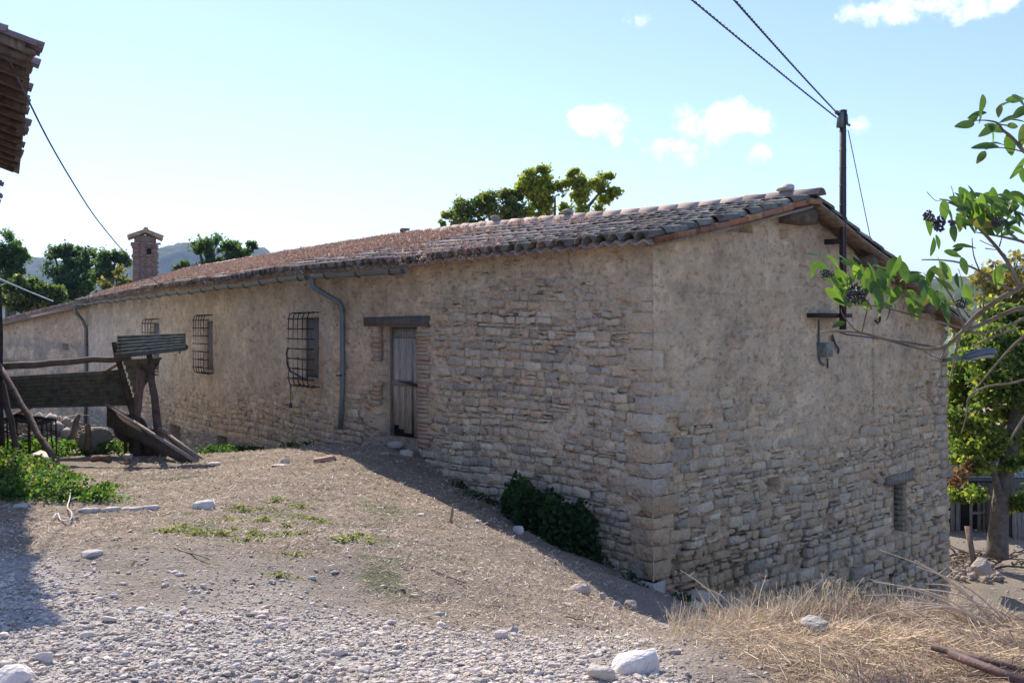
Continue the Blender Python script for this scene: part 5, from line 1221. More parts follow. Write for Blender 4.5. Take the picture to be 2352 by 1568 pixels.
# logs and branches in the yard, boulder
rock(W(2254, 1298, 18.3), (.50, .40, .34), 'big round grey boulder in the lower yard beside the leaning plank', 71, (.66, .64, .62), .4, name='boulder', cat='boulder', sub=3)
one('leaning_plank', plank(W(2222, 1208, 18.7), W(2240, 1310, 18.3), .10, .03, up=(0, 1, 0)), M_wood, None, (1.0, .8, .65), label='weathered plank leaning next to the boulder in the lower yard', cat='plank')
yb = MB(); rr = random.Random(44)
for i in range(60):
    x = rr.uniform(2180, 2352); y0 = np.interp(x, [2175, 2352], [1270, 1330])+rr.uniform(-28, 14); p = W(x, y0, 19.8+rr.uniform(-.4, .6)); p.z = Hp(p.x, p.y)+rr.uniform(.02, .2); d = Vector((rr.uniform(-1, 1), rr.uniform(-.5, .5), rr.uniform(-.25, .35)))*rr.uniform(.3, 1.0)
    V, T = tube(wob(p, p+d, 5, .05, i), [.022, .006], 4, False); yb.add(V, T, np.array((1, .9, .85))*rr.uniform(.8, 2.2))
yb.build('fallen_branches', M_bark, kind='stuff', label='tangle of bare branches on the ground at the foot of the yard tree', cat='branches')
yr_ = MB()
for i in range(70):
    x = rr.uniform(2176, 2300); p = W(x, np.interp(x, [2175, 2300], [1268, 1300])+rr.uniform(-14, 14), 19.2+rr.uniform(-.5, .5)); V, T = rock_shape(i, 2, 6, .05, .5); s_ = rr.uniform(.02, .075); yr_.add(V*s_+np.array([p.x, p.y, Hp(p.x, p.y)+s_*.5]), T, np.array((1, .93, .88))*rr.uniform(.35, .75))
yr_.build('rubble', M_rock, kind='stuff', label='scattered rubble at the edge of the lower yard', cat='rubble')

# ------------------------------------------------------------------ leafy weeds
def weeds(name, label, cat, centres, n, ls, cols, seed, hmax, kind='stuff', flat=.3, soft=False):
    """centres: (x, y, radius x, radius y)"""
    rg = np.random.default_rng(seed); w = np.array([c[2]*c[3] for c in centres]); idx = rg.choice(len(centres), n, p=w/w.sum()); c = np.array(centres)[idx]
    a = rg.uniform(0, 2*math.pi, n); r = rg.random(n)**.5*(.7+.6*vn(c[:, 0]*9+np.cos(a)*2.2, c[:, 1]*9+np.sin(a)*2.2, seed))
    if soft: r = np.abs(rg.normal(0, .55, n))
    x = c[:, 0]+np.cos(a)*r*c[:, 2]; y = c[:, 1]+np.sin(a)*r*c[:, 3]
    g = H(x, y); hh = hmax*np.sqrt(np.clip(1-r**2*.85, 0, 1))*(.55+.9*fbm(x*3.2, y*3.2, seed)); z = g+hh*(1-rg.random(n)**1.7*.9)
    K = np.array(cols)[rg.integers(0, len(cols), n)]*rg.uniform(.7, 1.25, (n, 1))*(.75+.5*fbm(x*5, y*5, seed+1))[:, None]
    V, T, KK = leaves(np.stack([x, y, z], -1), ls, rg, K, flat)
    return link(name, tri_mesh(name, V, T, KK), M_leaf, kind=kind, label=label, cat=cat)
def gc(dx, dy, rx, ry): p = on_ground(dx, dy); return (p.x, p.y, rx, ry)
NET = [(.022, .060, .018), (.032, .080, .026), (.045, .095, .030)]
BR = [(.05, .12, .02), (.08, .17, .03), (.12, .21, .045), (.06, .10, .02)]
nA2 = lambda s, e: (K0+dA*s+nA*e)
c1 = nA2(1.85, .32); c2 = nA2(.95, .36); c3 = nA2(1.4, .38)
net = weeds('nettle_bush', 'dark green nettle bush growing against the facade left of the corner', 'bush', [(c1[0], c1[1], .34, .26), (c2[0], c2[1], .30, .30), (c3[0], c3[1], .36, .3), (*nA2(1.5, .6), .25, .2), (*nA2(1.0, .62), .22, .18)], 6500, .07, NET, 5, .62, kind=None)
weeds('ground_ivy', 'low dark green creepers in the shade along the foot of the facade', 'creepers', [(*nA2(2.75, .35), .35, .2), (*nA2(3.3, .3), .2, .12), (*nA2(.7, .3), .3, .15), (*nA2(.15, .2), .15, .1), (K0[0]+.4, K0[1]+.0, .2, .12)], 900, .042, NET, 6, .09, soft=True)
weeds('green_weeds', 'bright and shaded green weeds on the ground below the left shelter', 'weeds', [gc(15, 1120, .55, .8), gc(60, 1150, .5, .5), gc(110, 1130, .35, .45), gc(150, 1150, .25, .3), gc(80, 1095, .4, .5), gc(10, 1075, .5, .6), gc(0, 1150, .5, .5)], 6000, .05, BR+NET+[(.22, .20, .07)], 7, .24)
weeds('green_weeds', 'thin fringe of low weeds right of the shaded weed patch at the left', 'weeds', [gc(180, 1150, .3, .3), gc(225, 1158, .3, .25), gc(150, 1110, .3, .3), gc(240, 1140, .2, .2)], 1500, .04, BR, 17, .10, soft=True)
weeds('green_weeds', 'sunlit green weeds behind the shelter poles and the wire stand', 'weeds', [(W(120, 0, 17.3).x, 17.3, .6, .4), (W(60, 0, 17.6).x, 17.6, .7, .4), (W(330, 0, 16.9).x, 16.9, .3, .3), (W(270, 0, 17.5).x, 17.5, .4, .3), (W(20, 0, 17.2).x, 17.4, .5, .4)], 3800, .06, BR, 8, .30)
weeds('green_weeds', 'patch of weeds at the foot of the plastered wall right of the boards', 'weeds', [(W(480, 0, 17).x, 17.2, .35, .3), (W(540, 0, 19).x, 19.3, .6, .4), (W(510, 0, 17.5).x, 17.6, .3, .2), (W(590, 0, 19.5).x, 19.5, .4, .3), (W(412, 0, 15.9).x, 15.9, .1, .1), (W(700, 0, 17.3).x, 17.4, .3, .15), (W(660, 0, 17.6).x, 17.8, .4, .15)], 2200, .045, BR[:2]+NET, 9, .17, soft=True)
tufts = []
rr = random.Random(55)
for dx, dy in ((280, 1110), (290, 1118), (550, 1165), (560, 1178), (600, 1172), (610, 1195), (640, 1160), (700, 1190), (715, 1200), (740, 1205), (545, 1215), (590, 1225), (520, 1200), (450, 1230), (470, 1235), (680, 1280), (790, 1250), (810, 1240), (830, 1240), (850, 1262), (430, 1218), (640, 1320), (690, 1165), (380, 1230), (510, 1235), (660, 1235), (700, 1230), (560, 1250), (660, 1210), (630, 1240)):
    tufts.append(gc(dx+rr.uniform(-8, 8), dy+rr.uniform(-6, 6), rr.uniform(.08, .22), rr.uniform(.06, .16)))
weeds('green_tufts', 'scattered low green tufts in the trodden straw before the house', 'tufts', tufts, 2600, .026, [(.13, .17, .07), (.17, .20, .09), (.22, .22, .11)], 10, .025, soft=True)

# ------------------------------------------------------------------ gravel, straw and the dry bank
def scatter(n, x0, x1, y0, y1, wf, rg):
    x = rg.uniform(x0, x1, n); u = rg.random(n); y = 1/(1/y0+(1/y1-1/y0)*u)
    z = H(x, y); m = masks(x, y, z); k = rg.random(n) < wf(m, x, y, z)
    return x[k], y[k], z[k]
rg = np.random.default_rng(17)
def rocks_at(x, y, z, s, templ, rg, tint):
    n = len(x); a = rg.uniform(0, 6.28, n); t = rg.uniform(-.4, .4, n); ca, sa, ct, st2 = np.cos(a), np.sin(a), np.cos(t), np.sin(t)
    Rz = np.zeros((n, 3, 3)); Rz[:, 0, 0] = ca; Rz[:, 0, 1] = -sa; Rz[:, 1, 0] = sa; Rz[:, 1, 1] = ca; Rz[:, 2, 2] = 1
    Rx = np.zeros((n, 3, 3)); Rx[:, 0, 0] = 1; Rx[:, 1, 1] = ct; Rx[:, 1, 2] = -st2; Rx[:, 2, 1] = st2; Rx[:, 2, 2] = ct
    D = np.zeros((n, 3, 3)); D[:, 0, 0] = s*rg.uniform(.8, 1.5, n); D[:, 1, 1] = s*rg.uniform(.6, 1.0, n); D[:, 2, 2] = s*rg.uniform(.28, .6, n)
    M = Rz@Rx@D; loc = np.stack([x, y, z+s*.22], -1); Vs = []; mb = MB(); var = rg.integers(0, len(templ), n)
    for v in range(len(templ)):
        k = var == v
        if k.any(): mb.add(*batch(templ[v][0], templ[v][1], M[k], loc[k], tint[k]))
    return mb
T2 = [rock_shape(i, 2, 11, .05, .45) for i in range(9)]; T1_ = [rock_shape(i+50, 1, 7, .14, .3) for i in range(10)]
def gt(n): return (np.array((1.0, .945, .885))*rg.uniform(.72, 1.14, (n, 1)))*np.where(rg.random((n, 1)) < .12, np.array([[.95, .85, .75]]), 1)
x, y, z = scatter(110000, -5.2, 4.0, 4.0, 9.5, lambda m, x, y, z: np.clip(m[0]*(.25+1.1*fbm(x*2.2, y*2.2, 51)), 0, 1)*.9+.02+.03*(m[1] < .3)*(y < 8), rg)
s = np.clip(rg.lognormal(-4.68, .44, len(x)), .004, .04); big = s > .0175
rocks_at(x[~big], y[~big], z[~big], s[~big], T1_, rg, gt((~big).sum())).build('gravel', M_rock, kind='stuff', label='pale limestone gravel covering the foreground of the yard', cat='gravel')
rocks_at(x[big], y[big], z[big], s[big], T2, rg, gt(big.sum())).build('coarse_gravel', M_rock, kind='stuff', label='larger pale stones mixed in with the gravel of the yard', cat='gravel')
# small stones in the lower yard
n = 5000; x = rg.uniform(5, 13, n); y = rg.uniform(12, 24, n); z = H(x, y); s = np.clip(rg.lognormal(-4.1, .5, n), .006, .06)
rocks_at(x, y, z, s, T1_, rg, gt(n)*.85).build('yard_pebbles', M_rock, kind='stuff', label='small stones strewn over the dirt of the lower yard right of the gable', cat='pebbles')
# straw litter
x, y, z = scatter(120000, -6, 4, 5.2, 18, lambda m, x, y, z: np.clip(m[1]*(.4+.8*fbm(x*1.5, y*1.5, 53)), 0, 1)*.85+.14*(m[3] < .2), rg)
n = len(x); a = rg.uniform(0, 6.28, n); L_ = rg.uniform(.010, .050, n)*(.5+y/13); w_ = rg.uniform(.002, .006, n)*(.5+y/10)
SV = np.array([(-.5, 0, 0), (.5, 0, 0), (.5, 1, 0), (-.5, 1, 0)]); ST = np.array([(0, 1, 2), (0, 2, 3)])
def flakes(x, y, z, a, L_, w_, tilt, K, lift=.004, roll=None):
    d = np.stack([np.cos(a)*np.cos(tilt), np.sin(a)*np.cos(tilt), np.sin(tilt)], -1); s_ = np.stack([-np.sin(a), np.cos(a), 0*a], -1)
    if roll is not None:
        up = np.cross(d, s_); s_ = s_*np.cos(roll)[:, None]+up*np.sin(roll)[:, None]
    up = np.cross(s_, d); M = np.stack([s_*w_[:, None], d*L_[:, None], up], -1)
    return batch(SV, ST, M, np.stack([x, y, z+lift], -1), K)
K = np.array((.66, .50, .36))*rg.uniform(.4, 1.4, (n, 1)); K = np.where(rg.random((n, 1)) < .30, K*np.array((.30, .26, .24)), K); K = np.where(rg.random((n, 1)) < .10, np.array((.98, .92, .82))*rg.uniform(.8, 1, (n, 1)), K)
link('straw_litter', tri_mesh('straw_litter', *flakes(x, y, z, a, L_, w_, rg.uniform(-.1, .45, n), K, .006, rg.uniform(-.5, .5, n))), M_straw, kind='stuff', label='chopped straw trodden into the slope before the house', cat='straw')
# dry thatch on the right bank
x, y, z = scatter(120000, .2, 6.2, 3.7, 7.6, lambda m, x, y, z: m[3]*.9+.10*sst(.5, 2, x)*(y < 7.3), rg)
n = len(x); cl = fbm(x*2.6, y*2.6, 57); a = cl*9+rg.normal(0, 1.0, n); L_ = rg.uniform(.03, .16, n)*(.6+.8*fbm(x*3, y*3, 58)); w_ = rg.uniform(.0012, .0034, n)
tl = rg.normal(.14, .26, n); mound = (fbm(x*1.6, y*1.6, 59)*.10+rg.random(n)*.05)
pur = sst(.50, .60, fbm(x*2.1, y*2.1, 60)); K = np.array((.80, .62, .42))*(1-pur[:, None]*.45)*rg.uniform(.3, 1.45, (n, 1)); K = np.where((rg.random(n) < .15+.55*pur)[:, None], np.array((.25, .175, .155))*rg.uniform(.5, 1.3, (n, 1)), K)
link('dry_grass', tri_mesh('dry_grass', *flakes(x, y, z+mound-.02, a, L_, w_, tl, K, .0, rg.uniform(-1, 1, n))), M_straw, kind='stuff', label='matted dry grass on the bank at the lower right', cat='dry grass')
def stems(tag_, specs, r, seed, tint):
    rr = random.Random(seed); mb = MB()
    for (x0, y0, x1, y1, Y) in specs:
        p0 = W(x0, y0, Y); p1 = W(x1, y1, Y+rr.uniform(-.25, .25)); m = p0.lerp(p1, .5)+Vector((rr.uniform(-.02, .02), 0, rr.uniform(.0, .05)*abs(p1.x-p0.x)))
        pts = smooth_path([p0, m+Vector((0, 0, abs(p1.x-p0.x)*.10)), p1], 5); mb.add(*tube(pts, [r, r*.8, r*.35], 4), np.array(tint)*rr.uniform(.8, 1.2))
        for q in range(rr.randrange(1, 5)):
            f = rr.uniform(.35, .95); pp = pts[int(f*(len(pts)-1))]; mb.add(*tube([pp, pp+Vector((rr.uniform(-.05, .05), 0, rr.uniform(.01, .07)))], [r*.5, r*.3], 3, False), tint)
    return mb
sp = [(2352, 1470, 2105, 1300, 5.6), (2330, 1475, 2020, 1262, 5.8), (2320, 1465, 2100, 1285, 5.7), (2352, 1520, 2000, 1330, 5.5), (2340, 1490, 2005, 1335, 5.4), (2352, 1475, 2060, 1380, 5.3), (2330, 1440, 2060, 1350, 5.8), (2290, 1430, 1980, 1420, 5.5),
      (2250, 1440, 1950, 1370, 5.6), (2352, 1440, 2200, 1385, 5.7), (2280, 1445, 2090, 1405, 5.5), (2260, 1400, 2125, 1340, 5.9), (2300, 1420, 2170, 1395, 5.8), (2315, 1500, 2210, 1400, 5.3), (2150, 1430, 2060, 1400, 5.6), (2352, 1500, 2240, 1380, 5.5), (2240, 1460, 2010, 1425, 5.5), (2370, 1540, 2150, 1420, 5.2)]
for i, s_ in enumerate(sp):
    pass
stk = stems('', sp, .0055, 3, (.60, .49, .38)); stk.build('dry_stalks', M_straw, None, True, label='long bare stalks arching left from the right edge of the bank', cat='dry stalks')
rr = random.Random(9); sp2 = []
for x0, y0, x1, y1 in ((1690, 1440, 1562, 1308), (1640, 1420, 1606, 1360), (1700, 1420, 1610, 1345), (1745, 1430, 1685, 1370), (1660, 1440, 1565, 1430), (1720, 1425, 1752, 1362), (1740, 1430, 1760, 1320), (1760, 1425, 1790, 1385), (1725, 1430, 1738, 1340), (1500, 1450, 1440, 1405),
                       (1800, 1430, 1890, 1330), (1850, 1430, 1780, 1370), (1900, 1430, 1840, 1340), (1910, 1430, 1888, 1315), (1905, 1430, 1945, 1335), (1915, 1430, 1985, 1325), (1895, 1440, 1858, 1350), (1920, 1430, 1925, 1350), (1870, 1430, 1815, 1390), (1560, 1470, 1530, 1400), (1535, 1465, 1552, 1405),
                       (1580, 1460, 1535, 1425), (1960, 1430, 2010, 1385), (1990, 1440, 2100, 1382), (1930, 1440, 1960, 1345), (1880, 1430, 1905, 1330), (1820, 1440, 1860, 1390), (1650, 1440, 1630, 1385)):
    sp2.append((x0, y0, x1, y1, rr.uniform(5.6, 6.1)))
stems('', sp2, .0032, 5, (.80, .66, .48)).build('grass_stems', M_straw, None, True, kind='stuff', label='taller pale grass stems standing along the crest of the bank', cat='grass stems')
# standing blades along the crest
n = 2600; px_ = rg.uniform(1540, 2400, n); Yq = rg.uniform(5.6, 6.6, n); x = (px_-CX)/F*Yq; z = H(x, Yq); a = rg.uniform(0, 6.28, n); k = fbm(px_/40, Yq*0, 63) > .40
x, Yq, z, a = x[k], Yq[k], z[k], a[k]; n = len(x)
link('grass_blades', tri_mesh('grass_blades', *flakes(x, Yq, z, a, rg.uniform(.05, .24, n), rg.uniform(.0012, .003, n), rg.uniform(.5, 1.4, n), np.array((.80, .65, .44))*rg.uniform(.5, 1.15, (n, 1)), .02, rg.uniform(-1, 1, n))), M_straw, kind='stuff', label='short dry blades bristling on the crest of the bank', cat='grass blades')
# drooping seed heads
mb = MB()
for i in range(9):
    x0 = 1905+i*9; p = W(x0+rr.uniform(-4, 4), 1330+rr.uniform(-6, 30), 5.8)
    for q in range(7): d = Vector((rr.uniform(-.06, .06), rr.uniform(-.03, .03), -rr.uniform(.02, .08))); mb.add(*tube([p, p+d*.5+Vector((0, 0, .01)), p+d], [.003, .004, .001], 3, False), (.5, .42, .30))
mb.build('seed_heads', M_straw, kind='stuff', label='drooping dry seed heads on the tallest grass stems', cat='seed heads')

# ------------------------------------------------------------------ single stones and things lying about
def grock(dx, dy, wpx, hpx, label, seed, tint=(1, 1, 1), sub=3, flat=None, rz=None, name='rock', sink=.3, dep=.75, m=None, cat='rock'):
    p = on_ground(dx, dy+hpx*.3); wd = wpx/F*p.y; h = (flat if flat else hpx/F*p.y*.9)
    return rock((p.x, p.y, Hp(p.x, p.y)+h*(.5-sink)), (wd, wd*dep, h), label, seed, tint, rz if rz is not None else (seed % 7)*.1-.3, name, m, cat, sub=sub)
p = on_ground(467, 1168); slab((p.x, p.y, Hp(p.x, p.y)+.04), .22, .15, .065, 'flat white stone alone on the grass in the middle left of the yard', 1, (1.15, 1.12, 1.08), .1)
grock(50, 1167, 38, 16, 'bluish flat stone in the barn shadow below the weeds', 2, (.75, .75, .78), flat=.07)
grock(118, 1136, 30, 14, 'stone half hidden in the green weeds at the left', 3, (.9, .86, .82), flat=.08)
grock(207, 1273, 58, 16, 'low knobbly stone embedded in the dirt in the left yard', 4, (.85, .82, .80), flat=.05)
p = on_ground(1152, 1470); slab((p.x, p.y, Hp(p.x, p.y)+.025), .10, .06, .035, 'white wedge shaped stone on the gravel left of the bank', 5, (1.15, 1.12, 1.1), -.1, (.2, 0))
grock(1178, 1447, 28, 22, 'grey angular stone just above the white wedge on the gravel', 6, (.70, .70, .68), flat=.07)
grock(1120, 1500, 26, 14, 'small grey slab of stone on the lower middle gravel', 16, (.75, .72, .68), flat=.035)
p = on_ground(1462, 1556); slab((p.x, p.y, Hp(p.x, p.y)+.04), .235, .17, .095, 'large white angular slab at the bottom edge beside the dry grass', 7, (1.18, 1.17, 1.18), -.15, (.10, -.04))
grock(1380, 1562, 70, 30, 'dusty low rock touching the left side of the large white slab', 8, (.80, .74, .68), flat=.08)
p = on_ground(1870, 1478); slab((p.x, p.y, Hp(p.x, p.y)+.10), .13, .15, .03, 'grey flat stone tilted on the dry grass bank', 9, (.60, .61, .58), .4, (.14, .02))
grock(1190, 1218, 28, 26, 'pale stone in the shade left of the nettle bush', 10, (.95, .95, 1.0), flat=.14)
grock(1330, 1346, 62, 24, 'long pale stone lying below the nettle bush', 11, (.92, .85, .8), flat=.13, rz=-.6, dep=.4)
grock(1384, 1368, 18, 18, 'small squared stone in the shade below the corner', 12, (.72, .70, .68), flat=.10)
grock(1418, 1386, 26, 18, 'bluish broken stone in the shade below the corner', 13, (.75, .75, .8), flat=.10)
grock(1450, 1388, 34, 20, 'brown grey block at the foot of the gable corner', 14, (.62, .58, .52), flat=.15)
grock(652, 1056, 30, 12, 'round pale stone at the edge of the shade left of the brick', 15, (1.1, 1.05, 1.0), flat=.10)
grock(642, 1068, 40, 8, 'thin flat stone lying below the round pale stone', 17, (1.0, .93, .85), flat=.035)
grock(1302, 1383, 26, 9, 'flat sliver of stone on the sunlit edge of the slope', 18, (1.05, 1, .95), flat=.03)
grock(965, 1183, 22, 8, 'small white flat stone on the straw below the door', 19, (1.15, 1.1, 1.05), flat=.03)
grock(1095, 1196, 16, 8, 'small grey stone on the straw left of the upright stick', 20, (1.0, .97, .95), flat=.05)
grock(490, 1066, 38, 10, 'pale stone at the right end of the leaning boards', 21, (1.05, 1, .95), flat=.09)
grock(30, 1552, 95, 46, 'big pale rock cut by the lower left corner of the picture', 22, (1.08, 1.05, 1.05), flat=.10)
grock(105, 1512, 46, 24, 'chunky pale stone right of the rock in the lower left corner', 23, (.95, .93, .9), flat=.06)
grock(900, 1020, 44, 14, 'dark slab resting against the foot of the door', 24, (.42, .38, .35), flat=.10, sink=.0)
grock(912, 1020, 50, 22, 'grey rounded doorstep stone in front of the door', 25, (.62, .60, .57), flat=.13, sink=.1)
grock(938, 1037, 42, 18, 'light broken stone right of the doorstep', 26, (.72, .70, .66), flat=.13)
grock(886, 1040, 30, 10, 'small flat grey stone left of the doorstep', 27, (.60, .58, .57), flat=.06)
for k, (dx, w3) in enumerate(((205, 46), (255, 44), (300, 48), (345, 36))):
    p = on_ground(dx, 1175-k*1.5); slab((p.x, p.y, Hp(p.x, p.y)+.005), w3/F*p.y*1.1, .12, .04, ('leftmost', 'second', 'third', 'rightmost')[k]+' of four flat stones sunk in a row below the weeds', 30+k, (.9, .87, .85), name='paving_stone', cat='stone')
rr = random.Random(66)
gst = [(625, 1322, 26), (716, 1320, 22), (744, 1345, 24), (412, 1312, 24), (790, 1352, 26), (880, 1338, 20), (735, 1360, 18), (350, 1530, 34), (450, 1508, 36), (545, 1520, 30), (590, 1545, 36), (200, 1470, 34), (380, 1420, 24), (230, 1370, 30), (420, 1395, 26), (590, 1395, 32), (600, 1405, 26), (470, 1480, 34), (330, 1550, 34), (730, 1540, 30), (1010, 1405, 26),
       (860, 1430, 24), (930, 1425, 26), (980, 1500, 24), (1240, 1505, 24), (1000, 1540, 26), (690, 1470, 30), (150, 1440, 30), (95, 1390, 30), (60, 1340, 28), (90, 1310, 30), (95, 1420, 34), (45, 1400, 28), (330, 1440, 30), (830, 1500, 28), (520, 1440, 26), (290, 1500, 30), (1185, 1510, 22), (640, 1500, 30), (880, 1510, 26)]
def stone_label(i, dx, dy, w3):
    side = 'left' if dx < 500 else ('middle' if dx < 800 else 'right'); band = 'bottom edge' if dy > 1490 else ('middle band' if dy > 1380 else 'upper fringe')
    return '%s pale stone in the %s of the gravel, %s side' % ('large' if w3 >= 32 else ('medium' if w3 >= 26 else 'small'), band, side)
seen_l = set()
for i, (dx, dy, w3) in enumerate(gst):
    if stone_label(i, dx, dy, w3) in seen_l: continue
    seen_l.add(stone_label(i, dx, dy, w3))
    grock(dx, dy, w3, w3*.5, stone_label(i, dx, dy, w3), 100+i, tuple(np.array((1.0, .97, .94))*rr.uniform(.8, 1.05)), sub=2, name='gravel_stone', cat='stone', flat=w3/F*5.2*.55)['group'] = 'loose stones in the gravel'
sp_ = on_ground(1036, 1200); one('upright_stick', tube(wob(sp_-Vector((0, 0, .03)), W(1040, 1158, sp_.y), 5, .006, 2), [.02, .016, .01], 6), M_log, None, (1.4, 1.3, 1.2), True, label='short broken stick standing upright at the edge of the shade', cat='stick')
rr = random.Random(90); mb = MB()
for i in range(14):
    p = on_ground(rr.uniform(1050, 1110), rr.uniform(1150, 1180)); d = Vector((rr.uniform(-.3, .3), rr.uniform(-.2, .2), rr.uniform(.02, .18))); mb.add(*tube(wob(p, p+d, 6, .03, i), [.007, .004], 4, False), (1.6, 1.5, 1.4))
mb.build('dead_twigs', M_bark, kind='stuff', label='small tangle of dead twigs right of the upright stick', cat='twigs')
for i, (a0, b0, a1, b1, lb) in enumerate(((1290, 1238, 1320, 1244, 'thin pale twig caught under the nettle bush'), (990, 1310, 1070, 1345, 'thin dry twig lying across the dirt in the middle'), (1300, 1420, 1340, 1430, 'short brown twig on the dirt near the bank'), (400, 1260, 480, 1290, 'thin root like twig on the bare ground in the left yard'))):
    p, q = on_ground(a0, b0), on_ground(a1, b1); one('twig', tube(wob(p+Vector((0, 0, .015)), q+Vector((0, 0, .02)), 6, .012, i), [.008, .006], 5), M_log, None, (1.8, 1.6, 1.4), True, label=lb, cat='twig')
# white cord
cp_ = [on_ground(x, y+4)+Vector((0, 0, z_)) for x, y, z_ in ((120, 1190, .01), (132, 1182, .03), (140, 1193, .01), (160, 1195, .02), (165, 1182, .03), (155, 1172, .05), (160, 1158, .08), (162, 1142, .12), (155, 1134, .15), (142, 1133, .12))]
one('white_cord', tube(smooth_path(cp_, 5), .0065, 5), M_rock, None, (1.3, 1.3, 1.3), True, label='white cord curling over the grass by the left weeds', cat='cord')
cp_ = [on_ground(x, y+4)+Vector((0, 0, z_)) for x, y, z_ in ((165, 1160, .08), (178, 1152, .06), (195, 1152, .05), (207, 1147, .07), (208, 1140, .09), (202, 1136, .1))]
one('white_cord', tube(smooth_path(cp_, 5), .007, 5), M_rock, None, (1.2, 1.2, 1.2), True, label='thinner loose end of white cord hooking up at the right', cat='cord')
# rusty pipes
p0 = W(2142, 1487, 5.15); p1 = W(2420, 1590, 4.7)
def setz(p, e): return Vector((p.x, p.y, max(p.z, Hp(p.x, p.y)+e)))
one('iron_pipe', tube([W(2182, 1500, 4.5), W(2420, 1592, 4.1)], .021, 9), M_iron, None, (3.4, 2.6, 2.5), True, label='nearer of two rusty pipes on the bank at the lower right corner', cat='pipe')
one('iron_pipe', tube([W(2140, 1484, 4.7), W(2440, 1565, 4.35)], .017, 9), M_iron, None, (3.0, 2.4, 2.4), True, label='farther of two rusty pipes on the bank at the lower right corner', cat='pipe')

# ------------------------------------------------------------------ elder branches hanging in from the right
YE = 4.3
def E_(x, y, dY=0.0): return W((1900+x/2.24)*.9074, (200+y/2.24)*.9074, YE+dY)
eb = Vector((3.6, 4.6, Hp(3.6, 4.6)))
elder = empty('elder_tree', tuple(eb), 'elder branches with drooping leaves and black berry clusters reaching in from the right', 'elder')
fork = Vector((3.25, 4.5, .9)); f2 = Vector((3.0, 4.4, 1.9))
brs = [([eb, Vector((3.5, 4.6, 0)), fork, f2], [.06, .05, .045, .035]),
       ([f2, E_(1700, 1190, .05), E_(1550, 1170), E_(1500, 1200), E_(1380, 1265, -.05), E_(1260, 1360), E_(1205, 1425)], [.034, .024, .020, .019, .017]),
       ([fork, E_(1800, 1330, .1), E_(1550, 1300, .1), E_(1440, 1330, .1), E_(1330, 1380, .05), E_(1205, 1425)], [.034, .022, .016, .014]),
       ([E_(1205, 1425), E_(1150, 1480), E_(1090, 1520), E_(980, 1530, .05), E_(860, 1500, .1), E_(760, 1475, .1), E_(630, 1440, .12), E_(480, 1430, .12), E_(400, 1440, .15)], [.016, .015, .012, .009, .005]),
       ([E_(1530, 1190), E_(1470, 1060), E_(1400, 960, .05), E_(1300, 850, .05), E_(1220, 770, .1), E_(1150, 700, .1), E_(1070, 680, .12)], [.016, .014, .012, .008, .004]),
       ([E_(1500, 1200), E_(1400, 1160), E_(1300, 1090, .05), E_(1180, 1040, .05), E_(1060, 1025, .1), E_(970, 1025, .1)], [.012, .009, .007, .004]),
       ([E_(1190, 1410), E_(1060, 1375, -.05), E_(960, 1350, -.05), E_(850, 1320, -.1), E_(700, 1285, -.1), E_(520, 1285, -.1)], [.010, .008, .006, .003]),
       ([E_(1210, 1420), E_(1190, 1340), E_(1130, 1220, .05), E_(1060, 1130, .05), E_(1000, 1110, .05)], [.010, .008, .004]),
       ([E_(630, 1440, .12), E_(655, 1330), E_(668, 1250)], [.006, .003]), ([E_(630, 1440, .12), E_(580, 1410), E_(520, 1330), E_(515, 1300)], [.006, .003]),
       ([f2, E_(1700, 700), E_(1620, 480), E_(1550, 410), E_(1480, 330), E_(1430, 290), E_(1400, 250), E_(1330, 235), E_(1250, 238)], [.03, .018, .012, .008, .003]),
       ([E_(1560, 418), E_(1470, 395), E_(1380, 390), E_(1330, 400)], [.006, .003]), ([E_(1660, 1000), E_(1560, 930), E_(1450, 900), E_(1340, 880), E_(1270, 868)], [.014, .009, .003]),
       ([E_(1410, 950), E_(1430, 880)], [.006, .003]), ([E_(1330, 960), E_(1400, 965), E_(1300, 915)], [.004, .003]), ([E_(1300, 1090), E_(1265, 1000), E_(1255, 900)], [.006, .003]),
       ([E_(1110, 1510), E_(1080, 1590), E_(1082, 1650), E_(1050, 1740)], [.010, .007, .004]), ([E_(1190, 1440), E_(1170, 1520), E_(1150, 1620), E_(1125, 1740)], [.010, .009, .005]),
       ([E_(1078, 1590), E_(1010, 1560), E_(950, 1520)], [.005, .003]), ([E_(1078, 1600), E_(1020, 1590)], [.005, .003]), ([E_(1240, 1800, .1), E_(1500, 1500, .1), E_(1700, 1380)], [.005, .010, .014]),
       ([E_(1240, 1430), E_(1330, 1440), E_(1480, 1390), E_(1600, 1330)], [.008, .009, .012]), ([E_(1250, 1520, .1), E_(1350, 1470), E_(1500, 1420)], [.005, .008, .01]),
       ([E_(1320, 1300), E_(1320, 1180), E_(1280, 1120)], [.006, .003]), ([E_(860, 1330), E_(880, 1180), E_(860, 1100)], [.005, .002]), ([E_(1060, 1375), E_(1060, 1400), E_(1040, 1430)], [.005, .003]),
       ([E_(1000, 640), E_(1050, 690), E_(1100, 680)], [.003, .002]), ([E_(1470, 2050, .2), E_(1530, 1950, .2), E_(1640, 1800, .2), E_(1800, 1600, .1)], [.006, .012, .02]), ([E_(1195, 2010), E_(1225, 1900), E_(1240, 1800), E_(1350, 1740), E_(1500, 1720), E_(1700, 1650)], [.003, .006, .008, .01])]
for pts, r in brs: one('branch', tube(smooth_path(pts, 4), np.interp(np.linspace(0, 1, (len(pts)-1)*4+1), np.linspace(0, 1, len(r)), r)*.58, 7), M_bark, elder, (1.45, 1.3, 1.1), True)
